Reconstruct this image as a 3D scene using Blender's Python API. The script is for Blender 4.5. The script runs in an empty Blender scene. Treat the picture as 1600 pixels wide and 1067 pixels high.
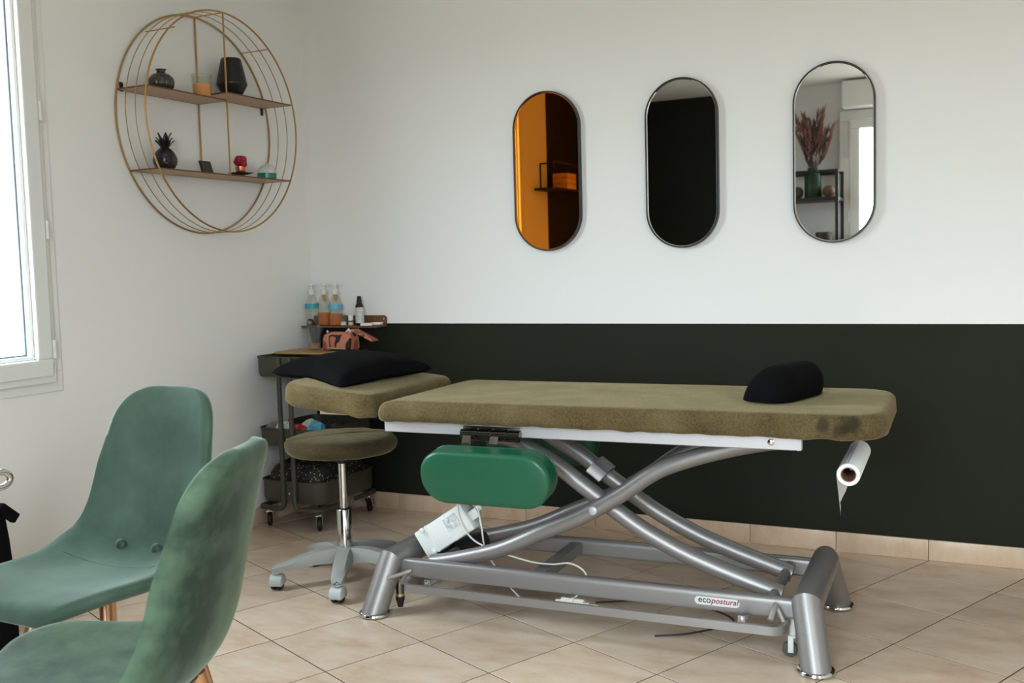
import bpy, bmesh, math, random
from mathutils import Vector, Matrix, Euler, noise
R = math.radians
PI = math.pi
random.seed(7)
scene = bpy.context.scene
C = scene.collection

# ------------------------------------------------------------------ camera
cam_d = bpy.data.cameras.new('camera')
cam_d.sensor_fit = 'HORIZONTAL'; cam_d.sensor_width = 36.0
cam_d.lens = 1578.44 / 1600 * 36.0
cam_d.clip_start = 0.05
cam = bpy.data.objects.new('camera', cam_d); C.objects.link(cam)
cam.location = (3.0488, -4.0219, 1.1485)
cam.rotation_mode = 'XYZ'
cam.rotation_euler = (R(85.659), R(1.5533), R(25.9335))
cam_d.dof.use_dof = True
cam_d.dof.focus_distance = 3.15
cam_d.dof.aperture_fstop = 6.3
scene.camera = cam

# ------------------------------------------------------------------ light
ROOM_X, ROOM_Y, ROOM_Z = 5.3, -4.35, 2.49
WIN = dict(y0=-2.40, y1=-1.555, z0=0.80, z1=2.26)        # opening in the left wall
DOOR = dict(x0=1.93, x1=3.00, z0=0.06, z1=2.22)          # glazed door in the front wall
DOOR2 = dict(x0=4.1, x1=5.0, z0=0.85, z1=2.15)
world = bpy.data.worlds.new('sky'); scene.world = world
world.use_nodes = True
wn = world.node_tree
bg = wn.nodes.get('Background') or wn.nodes.new('ShaderNodeBackground')
# overcast sky above the horizon, plain mid-grey ground below it
geo = wn.nodes.new('ShaderNodeTexCoord'); sepw = wn.nodes.new('ShaderNodeSeparateXYZ'); wn.links.new(geo.outputs['Generated'], sepw.inputs[0])
hor = wn.nodes.new('ShaderNodeMapRange'); hor.inputs[1].default_value = -.02; hor.inputs[2].default_value = .02; wn.links.new(sepw.outputs[2], hor.inputs[0])
mixw = wn.nodes.new('ShaderNodeMix'); mixw.data_type = 'RGBA'; wn.links.new(hor.outputs[0], mixw.inputs[0])
mixw.inputs[6].default_value = (.26, .265, .25, 1); mixw.inputs[7].default_value = (.85, .92, 1.0, 1)
wn.links.new(mixw.outputs[2], bg.inputs[0])
bg.inputs[1].default_value = 23.0
def portal(name, loc, rot, sx, sy):
    d = bpy.data.lights.new(name, 'AREA'); d.shape = 'RECTANGLE'; d.size = sx; d.size_y = sy
    d.cycles.is_portal = True
    o = bpy.data.objects.new(name, d); C.objects.link(o); o.location = loc; o.rotation_euler = rot
portal('window_portal', (-0.10, (WIN['y0']+WIN['y1'])/2, (WIN['z0']+WIN['z1'])/2), (0, R(-90), 0), WIN['z1']-WIN['z0'], WIN['y1']-WIN['y0'])
portal('door_portal', ((DOOR['x0']+DOOR['x1'])/2, ROOM_Y-0.10, (DOOR['z0']+DOOR['z1'])/2), (R(90), 0, 0), DOOR['x1']-DOOR['x0'], DOOR['z1']-DOOR['z0'])
portal('window_portal_b', ((DOOR2['x0']+DOOR2['x1'])/2, ROOM_Y-0.10, (DOOR2['z0']+DOOR2['z1'])/2), (R(90), 0, 0), DOOR2['x1']-DOOR2['x0'], DOOR2['z1']-DOOR2['z0'])
scene.view_settings.view_transform = 'Standard'
scene.view_settings.look = 'None'
scene.view_settings.gamma = 1.0
scene.view_settings.use_curve_mapping = False
scene.view_settings.exposure = -0.03
try:
    scene.cycles.max_bounces = 10; scene.cycles.diffuse_bounces = 6; scene.cycles.glossy_bounces = 6
    scene.cycles.transmission_bounces = 8; scene.cycles.transparent_max_bounces = 12
    scene.cycles.caustics_reflective = False; scene.cycles.caustics_refractive = False
    scene.cycles.sample_clamp_indirect = 8
except Exception: pass

# ------------------------------------------------------------------ helpers
def lin(c):
    return tuple((x/12.92 if x <= .04045 else ((x+.055)/1.055)**2.4) for x in [v/255 for v in c])
def catmull(pts, n=8, closed=False):
    P = [Vector(p) for p in pts]; out = []
    m = len(P)
    rng = range(m) if closed else range(m-1)
    for i in rng:
        if closed: a, b, c, d = P[(i-1) % m], P[i], P[(i+1) % m], P[(i+2) % m]
        else:
            b, c = P[i], P[i+1]
            a = P[i-1] if i > 0 else b*2-c
            d = P[i+2] if i+2 < m else c*2-b
        for k in range(n):
            t = k/n
            out.append(0.5*((2*b)+(c-a)*t+(2*a-5*b+4*c-d)*t*t+(3*b-a-3*c+d)*t**3))
    if not closed: out.append(P[-1])
    return out

class MB:
    def __init__(s): s.v = []; s.f = []
    def add(s, v, f):
        o = len(s.v); s.v += [Vector(p) for p in v]; s.f += [tuple(i+o for i in q) for q in f]; return s
    def box(s, c, d, rot=None, bevel=0.0, seg=2):
        bm = bmesh.new(); bmesh.ops.create_cube(bm, size=1)
        bmesh.ops.scale(bm, vec=d, verts=bm.verts)
        if bevel: bmesh.ops.bevel(bm, geom=bm.edges[:], offset=bevel, segments=seg, affect='EDGES', profile=0.5)
        M = Matrix.Translation(c)
        if rot is not None: M = M @ Euler(rot).to_matrix().to_4x4()
        bm.verts.index_update()
        s.add([M @ v.co for v in bm.verts], [[v.index for v in f.verts] for f in bm.faces]); bm.free(); return s
    def loft(s, rings, cap0=True, cap1=True, closed=False):
        n = len(rings[0]); v = [p for r in rings for p in r]; f = []
        m = len(rings)
        for i in range(m if closed else m-1):
            j = (i+1) % m
            for k in range(n):
                l = (k+1) % n
                f.append((i*n+k, i*n+l, j*n+l, j*n+k))
        if not closed:
            if cap0: f.append(tuple(range(n-1, -1, -1)))
            if cap1: f.append(tuple((m-1)*n+k for k in range(n)))
        return s.add(v, f)
    def tube(s, pts, r, seg=12, closed=False, cap=True):
        P = [Vector(p) for p in pts]; m = len(P)
        rad = r if isinstance(r, (list, tuple)) else [r]*m
        T = []
        for i in range(m):
            a = P[(i-1) % m] if (closed or i > 0) else P[i]
            b = P[(i+1) % m] if (closed or i < m-1) else P[i]
            T.append((b-a).normalized())
        up = Vector((0, 0, 1)) if abs(T[0].z) < .9 else Vector((1, 0, 0))
        N = (up - T[0]*up.dot(T[0])).normalized(); rings = []
        for i in range(m):
            N = (N - T[i]*N.dot(T[i])).normalized(); B = T[i].cross(N)
            rings.append([P[i]+(N*math.cos(2*PI*k/seg)+B*math.sin(2*PI*k/seg))*rad[i] for k in range(seg)])
        return s.loft(rings, cap, cap, closed)
    def sweep(s, pts, prof, up=(0, 0, 1), closed=False):
        # prof: list of (side, up) ; constant up vector
        P = [Vector(p) for p in pts]; m = len(P); U = Vector(up); rings = []
        for i in range(m):
            a = P[(i-1) % m] if (closed or i > 0) else P[i]
            b = P[(i+1) % m] if (closed or i < m-1) else P[i]
            t = (b-a).normalized(); S = t.cross(U).normalized(); V = S.cross(t).normalized()
            rings.append([P[i]+S*x+V*y for x, y in prof])
        return s.loft(rings, True, True, closed)
    def lathe(s, prof, c=(0, 0, 0), seg=24, axis='z', cap0=True, cap1=True):
        rings = []
        c = Vector(c)
        for r, h in prof:
            ring = []
            for k in range(seg):
                a = 2*PI*k/seg; x, y = r*math.cos(a), r*math.sin(a)
                p = {'z': (x, y, h), 'x': (h, x, y), 'y': (y, h, x)}[axis]
                ring.append(c+Vector(p))
            rings.append(ring)
        return s.loft(rings, cap0, cap1)
    def ball(s, c, r, seg=16, rings=10):
        rx, ry, rz = r if isinstance(r, (tuple, list)) else (r, r, r)
        rr = []
        for i in range(1, rings):
            a = PI*i/rings
            rr.append([Vector(c)+Vector((rx*math.sin(a)*math.cos(2*PI*k/seg), ry*math.sin(a)*math.sin(2*PI*k/seg), -rz*math.cos(a))) for k in range(seg)])
        return s.loft(rr)
    def xf(s, M):
        s.v = [M @ p for p in s.v]; return s
    def build(s, name, m, parent=None, smooth=True, angle=40):
        me = bpy.data.meshes.new(name); me.from_pydata([tuple(p) for p in s.v], [], s.f); me.update()
        bm = bmesh.new(); bm.from_mesh(me); bmesh.ops.recalc_face_normals(bm, faces=bm.faces); bm.to_mesh(me); bm.free()
        if smooth:
            me.shade_smooth(); me.set_sharp_from_angle(angle=R(angle))
        me.materials.append(m)
        o = bpy.data.objects.new(name, me); C.objects.link(o)
        if parent is not None: o.parent = parent
        return o
def thing(name, label, cat, loc=(0, 0, 0), rotz=0, group=None):
    o = bpy.data.objects.new(name, None); C.objects.link(o); o.empty_display_size = .05
    o.location = loc; o.rotation_euler = (0, 0, rotz)
    return tag(o, label, cat, group)
def tag(o, label, cat, group=None):
    o['label'] = label; o['category'] = cat
    if group: o['group'] = group
    return o
def struct(o): o['kind'] = 'structure'; return o
def share(o, parent, loc, rot=(0, 0, 0)):
    c = o.copy(); C.objects.link(c); c.parent = parent; c.location = loc; c.rotation_euler = rot; return c
def rrect(x0, x1, y0, y1, radii, n=8):
    # radii: (x1y0, x1y1, x0y1, x0y0)
    pts = []
    for (cx, cy, r, a0) in ((x1-radii[0], y0+radii[0], radii[0], -90), (x1-radii[1], y1-radii[1], radii[1], 0),
                            (x0+radii[2], y1-radii[2], radii[2], 90), (x0+radii[3], y0+radii[3], radii[3], 180)):
        for k in range(n+1):
            a = R(a0+90*k/n); pts.append(Vector((cx+r*math.cos(a), cy+r*math.sin(a), 0)))
    return pts
def resample(pts, n):
    L = [0]
    m = len(pts)
    for i in range(m): L.append(L[-1]+(pts[(i+1) % m]-pts[i]).length)
    out = []; j = 0
    for k in range(n):
        t = L[-1]*k/n
        while L[j+1] < t: j += 1
        u = (t-L[j])/max(1e-9, L[j+1]-L[j]); out.append(pts[j].lerp(pts[(j+1) % m], u))
    return out
def inset(pts, d):
    n = len(pts); out = []
    for i in range(n):
        t = (pts[(i+1) % n]-pts[i-1]).normalized(); out.append(pts[i]+Vector((-t.y, t.x, 0))*d)
    return out
def stadium(w, h, n=24):
    r = w/2; pts = []
    for k in range(n+1):
        a = PI*k/n; pts.append((r*math.cos(a), h/2-r+r*math.sin(a)))
    for k in range(n+1):
        a = PI+PI*k/n; pts.append((r*math.cos(a), -h/2+r+r*math.sin(a)))
    return pts

# ------------------------------------------------------------------ materials
def mat(name, col, rough=.5, metal=0., var=None, var_scale=5., bump=0., bump_scale=200., sheen=0., spec=.5, coat=0., trans=0., ior=1.45, stretch=None, emit=None):
    m = bpy.data.materials.new(name); m.use_nodes = True
    nt = m.node_tree; b = nt.nodes['Principled BSDF']
    c = lin(col); b.inputs['Base Color'].default_value = (*c, 1)
    b.inputs['Roughness'].default_value = rough; b.inputs['Metallic'].default_value = metal
    b.inputs['Specular IOR Level'].default_value = spec
    b.inputs['Coat Weight'].default_value = coat
    b.inputs['Transmission Weight'].default_value = trans; b.inputs['IOR'].default_value = ior
    b.inputs['Sheen Weight'].default_value = sheen
    if sheen: b.inputs['Sheen Roughness'].default_value = .4
    tc = nt.nodes.new('ShaderNodeTexCoord'); src = tc.outputs['Object']
    if stretch:
        mp = nt.nodes.new('ShaderNodeMapping'); mp.inputs['Scale'].default_value = stretch
        nt.links.new(src, mp.inputs[0]); src = mp.outputs[0]
    if var:
        n = nt.nodes.new('ShaderNodeTexNoise'); n.inputs['Scale'].default_value = var_scale; n.inputs['Detail'].default_value = 5
        n.inputs['Roughness'].default_value = .6
        nt.links.new(src, n.inputs[0])
        rmp = nt.nodes.new('ShaderNodeValToRGB')
        rmp.color_ramp.elements[0].position = .3; rmp.color_ramp.elements[1].position = .7
        rmp.color_ramp.elements[0].color = (*lin(var), 1); rmp.color_ramp.elements[1].color = (*c, 1)
        nt.links.new(n.outputs['Fac'], rmp.inputs[0]); nt.links.new(rmp.outputs[0], b.inputs['Base Color'])
    if bump:
        n2 = nt.nodes.new('ShaderNodeTexNoise'); n2.inputs['Scale'].default_value = bump_scale; n2.inputs['Detail'].default_value = 3
        nt.links.new(src, n2.inputs[0])
        bp = nt.nodes.new('ShaderNodeBump'); bp.inputs['Strength'].default_value = bump; bp.inputs['Distance'].default_value = .004
        nt.links.new(n2.outputs['Fac'], bp.inputs['Height']); nt.links.new(bp.outputs[0], b.inputs['Normal'])
    if emit: b.inputs['Emission Color'].default_value = (*lin(emit), 1); b.inputs['Emission Strength'].default_value = 1
    return m
def paint_wall(name, axis, thr, below, white, dark):
    m = mat(name, white, .75, bump=.06, bump_scale=260, spec=.3)
    nt = m.node_tree; b = nt.nodes['Principled BSDF']
    tc = nt.nodes.new('ShaderNodeTexCoord'); sp = nt.nodes.new('ShaderNodeSeparateXYZ'); nt.links.new(tc.outputs['Object'], sp.inputs[0])
    lt = nt.nodes.new('ShaderNodeMath'); lt.operation = 'LESS_THAN' if below else 'GREATER_THAN'
    nt.links.new(sp.outputs[axis], lt.inputs[0]); lt.inputs[1].default_value = thr
    mx = nt.nodes.new('ShaderNodeMix'); mx.data_type = 'RGBA'
    nt.links.new(lt.outputs[0], mx.inputs[0]); mx.inputs[6].default_value = (*lin(white), 1); mx.inputs[7].default_value = (*lin(dark), 1)
    nt.links.new(mx.outputs[2], b.inputs['Base Color'])
    return m
WHITE = (233, 231, 228); DARK = (26, 28, 15)
M = {}
M['wall'] = mat('wall_white', WHITE, .75, bump=.06, bump_scale=260, spec=.3)
M['ceil'] = mat('ceiling_white', (228, 226, 220), .85)
M['wall_back'] = paint_wall('wall_back_paint', 2, .8892, True, WHITE, DARK)
M['wall_left'] = paint_wall('wall_left_paint', 1, -2.915, True, WHITE, DARK)
M['wall_front'] = paint_wall('wall_front_paint', 0, 1.22, True, WHITE, DARK)
M['pvc'] = mat('white_pvc', (226, 226, 222), .35)
M['pvc_in'] = mat('white_pvc_bead', (236, 238, 238), .3)
M['seal'] = mat('grey_seal', (96, 106, 112), .6)
def tile_mat(name, a, b2, c2, sc, st):
    m = mat(name, a, .34, spec=.55)
    nt = m.node_tree; b = nt.nodes['Principled BSDF']
    tc = nt.nodes.new('ShaderNodeTexCoord'); oi = nt.nodes.new('ShaderNodeObjectInfo')
    mp = nt.nodes.new('ShaderNodeMapping'); mp.inputs['Scale'].default_value = st
    nt.links.new(tc.outputs['Object'], mp.inputs[0])
    mul = nt.nodes.new('ShaderNodeMath'); mul.operation = 'MULTIPLY'; mul.inputs[1].default_value = 37.
    nt.links.new(oi.outputs['Random'], mul.inputs[0])
    n = nt.nodes.new('ShaderNodeTexNoise'); n.noise_dimensions = '4D'; n.inputs['Scale'].default_value = sc; n.inputs['Detail'].default_value = 7; n.inputs['Roughness'].default_value = .65
    nt.links.new(mp.outputs[0], n.inputs['Vector']); nt.links.new(mul.outputs[0], n.inputs['W'])
    rp = nt.nodes.new('ShaderNodeValToRGB')
    rp.color_ramp.elements[0].position = .28; rp.color_ramp.elements[0].color = (*lin(c2), 1)
    rp.color_ramp.elements[1].position = .72; rp.color_ramp.elements[1].color = (*lin(a), 1)
    e = rp.color_ramp.elements.new(.5); e.color = (*lin(b2), 1)
    nt.links.new(n.outputs['Fac'], rp.inputs[0])
    hs = nt.nodes.new('ShaderNodeHueSaturation')
    mr = nt.nodes.new('ShaderNodeMapRange'); mr.inputs[3].default_value = .94; mr.inputs[4].default_value = 1.05
    nt.links.new(oi.outputs['Random'], mr.inputs[0]); nt.links.new(mr.outputs[0], hs.inputs['Value'])
    nt.links.new(rp.outputs[0], hs.inputs['Color']); nt.links.new(hs.outputs[0], b.inputs['Base Color'])
    n2 = nt.nodes.new('ShaderNodeTexNoise'); n2.inputs['Scale'].default_value = 60; nt.links.new(tc.outputs['Object'], n2.inputs[0])
    bp = nt.nodes.new('ShaderNodeBump'); bp.inputs['Strength'].default_value = .12; bp.inputs['Distance'].default_value = .003
    nt.links.new(n2.outputs['Fac'], bp.inputs['Height']); nt.links.new(bp.outputs[0], b.inputs['Normal'])
    return m
M['tile'] = tile_mat('floor_tile', (219, 201, 183), (209, 186, 164), (186, 155, 129), 5.0, (1, 2.2, 1))
M['skirt'] = tile_mat('skirting_tile', (216, 192, 168), (206, 179, 153), (188, 158, 130), 9.0, (1.6, 1, .7))
M['grout'] = mat('grout', (62, 45, 37), .9)
M['steel'] = mat('silver_paint', (140, 136, 134), .40, .55, spec=.5)
M['rail'] = mat('light_silver', (186, 183, 185), .45, .25)
M['chrome'] = mat('chrome', (215, 213, 210), .12, 1.)
M['chrome_dark'] = mat('chrome_dark', (120, 116, 110), .2, 1.)
M['black_plastic'] = mat('black_plastic', (24, 23, 23), .5)
M['grey_plastic'] = mat('grey_plastic', (152, 152, 148), .5)
M['grey_plastic2'] = mat('grey_plastic_caster', (176, 180, 180), .4)
M['rubber'] = mat('black_rubber', (20, 20, 22), .6)
M['white_plastic'] = mat('white_plastic', (222, 224, 220), .4)
M['cable_white'] = mat('cable_white', (214, 210, 200), .5)
M['cable_black'] = mat('cable_black', (40, 34, 30), .5)
M['green_vinyl'] = mat('green_vinyl', (18, 84, 58), .40, bump=.08, bump_scale=500, coat=.15)
M['brass'] = mat('brass', (190, 148, 92), .32, .9)
M['brass_plank'] = mat('bronze_plank', (182, 150, 118), .5, .2)
M['frame_black'] = mat('black_frame', (26, 23, 21), .4)
M['mirror'] = mat('mirror', (222, 224, 224), .015, 1.)
M['mirror_amber'] = mat('mirror_amber', (224, 134, 44), .015, 1.)
M['paper'] = mat('paper_white', (238, 238, 235), .8)
M['card'] = mat('cardboard', (150, 112, 84), .8)
M['trolley'] = mat('olive_grey_metal', (68, 65, 55), .5, .1)
M['black_cloth'] = mat('black_cloth', (13, 12, 13), .95, bump=.4, bump_scale=900, spec=.08)
M['wood_brown'] = mat('brown_shelf_board', (122, 82, 50), .45, var=(98, 62, 38), var_scale=14, stretch=(1, 8, 8))
M['bamboo'] = mat('bamboo', (186, 150, 92), .5, var=(150, 120, 66), var_scale=9, stretch=(1, 6, 1))

def plush(name, hi, lo, stain=None):
    m = mat(name, hi, .95, sheen=.55, spec=.15)
    nt = m.node_tree; b = nt.nodes['Principled BSDF']; b.inputs['Sheen Tint'].default_value = (*lin((184, 170, 132)), 1)
    tc = nt.nodes.new('ShaderNodeTexCoord')
    def nz(sc, det, lo_, hi_):
        n = nt.nodes.new('ShaderNodeTexNoise'); n.inputs['Scale'].default_value = sc; n.inputs['Detail'].default_value = det
        nt.links.new(tc.outputs['Object'], n.inputs[0])
        r = nt.nodes.new('ShaderNodeMapRange'); r.inputs[1].default_value = lo_; r.inputs[2].default_value = hi_
        nt.links.new(n.outputs['Fac'], r.inputs[0]); return n, r
    n1, r1 = nz(7, 4, .32, .68); n2, r2 = nz(170, 2, .3, .7)
    mul = nt.nodes.new('ShaderNodeMath'); mul.operation = 'MULTIPLY_ADD'
    nt.links.new(r1.outputs[0], mul.inputs[0]); mul.inputs[1].default_value = .55
    m2 = nt.nodes.new('ShaderNodeMath'); m2.operation = 'MULTIPLY'; nt.links.new(r2.outputs[0], m2.inputs[0]); m2.inputs[1].default_value = .45
    nt.links.new(m2.outputs[0], mul.inputs[2])
    mx = nt.nodes.new('ShaderNodeMix'); mx.data_type = 'RGBA'; nt.links.new(mul.outputs[0], mx.inputs[0])
    mx.inputs[6].default_value = (*lin(lo), 1); mx.inputs[7].default_value = (*lin(hi), 1)
    col = mx.outputs[2]
    for (sx, sy, sz, rr) in (stain or []):
        vd = nt.nodes.new('ShaderNodeVectorMath'); vd.operation = 'DISTANCE'; vd.inputs[1].default_value = (sx, sy, sz)
        nt.links.new(tc.outputs['Object'], vd.inputs[0])
        n3 = nt.nodes.new('ShaderNodeTexNoise'); n3.inputs['Scale'].default_value = 28; n3.inputs['Detail'].default_value = 3; nt.links.new(tc.outputs['Object'], n3.inputs[0])
        ad = nt.nodes.new('ShaderNodeMath'); ad.operation = 'MULTIPLY_ADD'; nt.links.new(n3.outputs['Fac'], ad.inputs[0]); ad.inputs[1].default_value = rr*1.3
        nt.links.new(vd.outputs['Value'], ad.inputs[2])
        r = nt.nodes.new('ShaderNodeMapRange'); r.interpolation_type = 'SMOOTHSTEP'
        r.inputs[1].default_value = rr*1.1; r.inputs[2].default_value = rr*1.9; r.inputs[3].default_value = .7; r.inputs[4].default_value = 0
        nt.links.new(ad.outputs[0], r.inputs[0])
        mm = nt.nodes.new('ShaderNodeMix'); mm.data_type = 'RGBA'; nt.links.new(r.outputs[0], mm.inputs[0]); nt.links.new(col, mm.inputs[6])
        mm.inputs[7].default_value = (*lin((38, 36, 28)), 1); col = mm.outputs[2]
    nt.links.new(col, b.inputs['Base Color'])
    bp = nt.nodes.new('ShaderNodeBump'); bp.inputs['Strength'].default_value = .7; bp.inputs['Distance'].default_value = .003
    nt.links.new(n2.outputs['Fac'], bp.inputs['Height']); nt.links.new(bp.outputs[0], b.inputs['Normal'])
    return m
M['plush'] = plush('olive_plush', (113, 98, 66), (60, 49, 30), [(.735, -.31, .695, .022), (.80, -.30, .70, .028), (.775, -.31, .685, .022)])
M['plush_shaded'] = plush('olive_plush_stool_shaded', (76, 66, 43), (42, 35, 23), [(.06, .02, .545, .05)])  # stool plush: the table's shadow is darkened into the colour
def velvet(name, a, b2, lo, hi, sc):
    m = mat(name, a, .85, var=b2, var_scale=sc, sheen=.55, bump=.12, bump_scale=600, spec=.12)
    b = m.node_tree.nodes['Principled BSDF']; b.inputs['Sheen Tint'].default_value = (*lin((205, 222, 210)), 1); b.inputs['Sheen Roughness'].default_value = .3
    for n in m.node_tree.nodes:
        if n.type == 'VALTORGB': n.color_ramp.elements[0].position = lo; n.color_ramp.elements[1].position = hi
    return m
M['velvet'] = velvet('green_velvet', (84, 104, 90), (58, 78, 66), .3, .7, 5)
M['velvet_stain'] = velvet('green_velvet_worn', (80, 98, 79), (42, 55, 44), .36, .62, 7)
M['button'] = mat('button_green', (38, 58, 46), .6, sheen=.3)
M['copper_leg'] = mat('copper_leg', (196, 150, 116), .3, .85)

def glassy(name, col, rough=0.0, alpha=.25):
    # thin walled see-through glass: mix of transparent and glossy
    m = bpy.data.materials.new(name); m.use_nodes = True; nt = m.node_tree
    for n in list(nt.nodes): nt.nodes.remove(n)
    out = nt.nodes.new('ShaderNodeOutputMaterial'); mix = nt.nodes.new('ShaderNodeMixShader')
    tr = nt.nodes.new('ShaderNodeBsdfTransparent'); tr.inputs[0].default_value = (*lin(col), 1)
    pb = nt.nodes.new('ShaderNodeBsdfPrincipled'); pb.inputs['Base Color'].default_value = (*lin(col), 1); pb.inputs['Roughness'].default_value = max(rough, .08)
    mix.inputs[0].default_value = alpha
    nt.links.new(tr.outputs[0], mix.inputs[1]); nt.links.new(pb.outputs[0], mix.inputs[2]); nt.links.new(mix.outputs[0], out.inputs[0])
    return m
M['pane'] = glassy('window_glass', (246, 250, 250), .02, .04)
M['clear'] = glassy('clear_plastic', (244, 244, 240), .08, .06)

# ------------------------------------------------------------------ room shell
T = .12
def wall_with_holes(name, axis, plane, thick, u0, u1, z0, z1, holes, m):
    mb = MB()
    us = sorted({u0, u1, *[h[0] for h in holes], *[h[1] for h in holes]})
    zs = sorted({z0, z1, *[h[2] for h in holes], *[h[3] for h in holes]})
    for i in range(len(us)-1):
        for j in range(len(zs)-1):
            cu, cz = (us[i]+us[i+1])/2, (zs[j]+zs[j+1])/2
            if any(h[0] < cu < h[1] and h[2] < cz < h[3] for h in holes): continue
            du, dz = us[i+1]-us[i], zs[j+1]-zs[j]
            if axis == 'x': mb.box((plane-thick/2 if thick > 0 else plane-thick/2, cu, cz), (abs(thick), du, dz))
            else: mb.box((cu, plane-thick/2, cz), (du, abs(thick), dz))
    return struct(mb.build(name, m, smooth=False))
wall_with_holes('wall_back', 'y', 0, -T, -T, ROOM_X+T, 0, ROOM_Z, [], M['wall_back'])
wall_with_holes('wall_left', 'x', 0, T, ROOM_Y-T, 0, 0, ROOM_Z, [(WIN['y0'], WIN['y1'], WIN['z0'], WIN['z1'])], M['wall_left'])
wall_with_holes('wall_front', 'y', ROOM_Y, T, 0, ROOM_X+T, 0, ROOM_Z, [(d['x0'], d['x1'], d['z0'], d['z1']) for d in (DOOR, DOOR2)], M['wall_front'])
wall_with_holes('wall_right', 'x', ROOM_X, -T, ROOM_Y, 0, 0, ROOM_Z, [], M['wall'])
struct(MB().box((ROOM_X/2, ROOM_Y/2, ROOM_Z+.05), (ROOM_X+2*T, -ROOM_Y+2*T, .1)).build('ceiling', M['ceil'], smooth=False))

# floor: grout bed + single tiles laid at an angle
floor = struct(MB().box((ROOM_X/2, ROOM_Y/2, -.0512), (ROOM_X, -ROOM_Y, .10)).build('floor', M['grout'], smooth=False))
TS = 1/3.; ta = R(-23.9212); tox, toy = 3.00696/3, -4.79997/3
tca, tsa = math.cos(ta), math.sin(ta); gap = .0046
def clip(poly, x0, x1, y0, y1):
    for ax_, val, sgn in ((0, x0, 1), (0, x1, -1), (1, y0, 1), (1, y1, -1)):
        out = []
        for i in range(len(poly)):
            a, b = poly[i-1], poly[i]
            da, db = (a[ax_]-val)*sgn, (b[ax_]-val)*sgn
            if (da >= 0) != (db >= 0):
                t = da/(da-db); out.append((a[0]+(b[0]-a[0])*t, a[1]+(b[1]-a[1])*t))
            if db >= 0: out.append(b)
        poly = out
        if not poly: return []
    return poly
def tile_mesh(poly, m):
    n = len(poly); cx = sum(p[0] for p in poly)/n; cy = sum(p[1] for p in poly)/n
    top = [Vector((p[0]+(cx-p[0])*.003, p[1]+(cy-p[1])*.003, 0)) for p in poly]
    mid = [Vector((p[0], p[1], -.0004)) for p in poly]; bot = [Vector((p[0], p[1], -.0012)) for p in poly]
    mb = MB(); mb.loft([bot, mid, top]); return mb
full = None; ntile = 0
for i in range(-16, 18):
    for j in range(-16, 18):
        c4 = [(i+gap/TS/2, j+gap/TS/2), (i+1-gap/TS/2, j+gap/TS/2), (i+1-gap/TS/2, j+1-gap/TS/2), (i+gap/TS/2, j+1-gap/TS/2)]
        w = [(tox+TS*(tca*a-tsa*b), toy+TS*(tsa*a+tca*b)) for a, b in c4]
        p = clip(w, .001, ROOM_X-.001, ROOM_Y+.001, -.001)
        if len(p) < 3: continue
        area = abs(sum(p[k-1][0]*p[k][1]-p[k][0]*p[k-1][1] for k in range(len(p))))/2
        if area < .0008: continue
        ox, oy = w[0]
        if len(p) == 4 and abs(area-(TS-gap)**2) < 1e-6 and full is not None:
            o = bpy.data.objects.new('floor_tile', full); C.objects.link(o)
        else:
            o = tile_mesh([(a-ox, b-oy) for a, b in p], M['tile']).build('floor_tile', M['tile'], smooth=False)
            if len(p) == 4 and abs(area-(TS-gap)**2) < 1e-6: full = o.data
        o.parent = floor; o.location = (ox, oy, 0); ntile += 1

# skirting tiles
def skirting(name, p0, p1, joints, inward, h=.0783, t=.0095):
    root = bpy.data.objects.new(name, None); C.objects.link(root); struct(root)
    d = Vector(p1)-Vector(p0); L = d.length; d.normalize(); n = Vector(inward)
    for a, b in zip(joints[:-1], joints[1:]):
        a, b = max(a, 0), min(b, L)
        if b-a < .01: continue
        w = (b-a)-.0012
        mb = MB().box((0, 0, h/2), (w, t, h), bevel=.0025, seg=2)
        o = mb.build('skirting_tile', M['skirt'], root)
        cpos = Vector(p0)+d*((a+b)/2)+n*(t/2)
        o.location = (cpos.x, cpos.y, .0006); o.rotation_euler = (0, 0, math.atan2(d.y, d.x))
    return root
skirting('baseboard_back', (0.01, 0, 0), (ROOM_X, 0, 0), [.455+.3337*(k-2) for k in range(0, 20)], (0, -1, 0))
skirting('baseboard_left', (0, -.0, 0), (0, ROOM_Y, 0), [.3335*k for k in range(0, 15)], (1, 0, 0))
skirting('baseboard_front', (0.01, ROOM_Y, 0), (DOOR['x0']-.06, ROOM_Y, 0), [.3335*k for k in range(0, 10)], (0, 1, 0))

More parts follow.
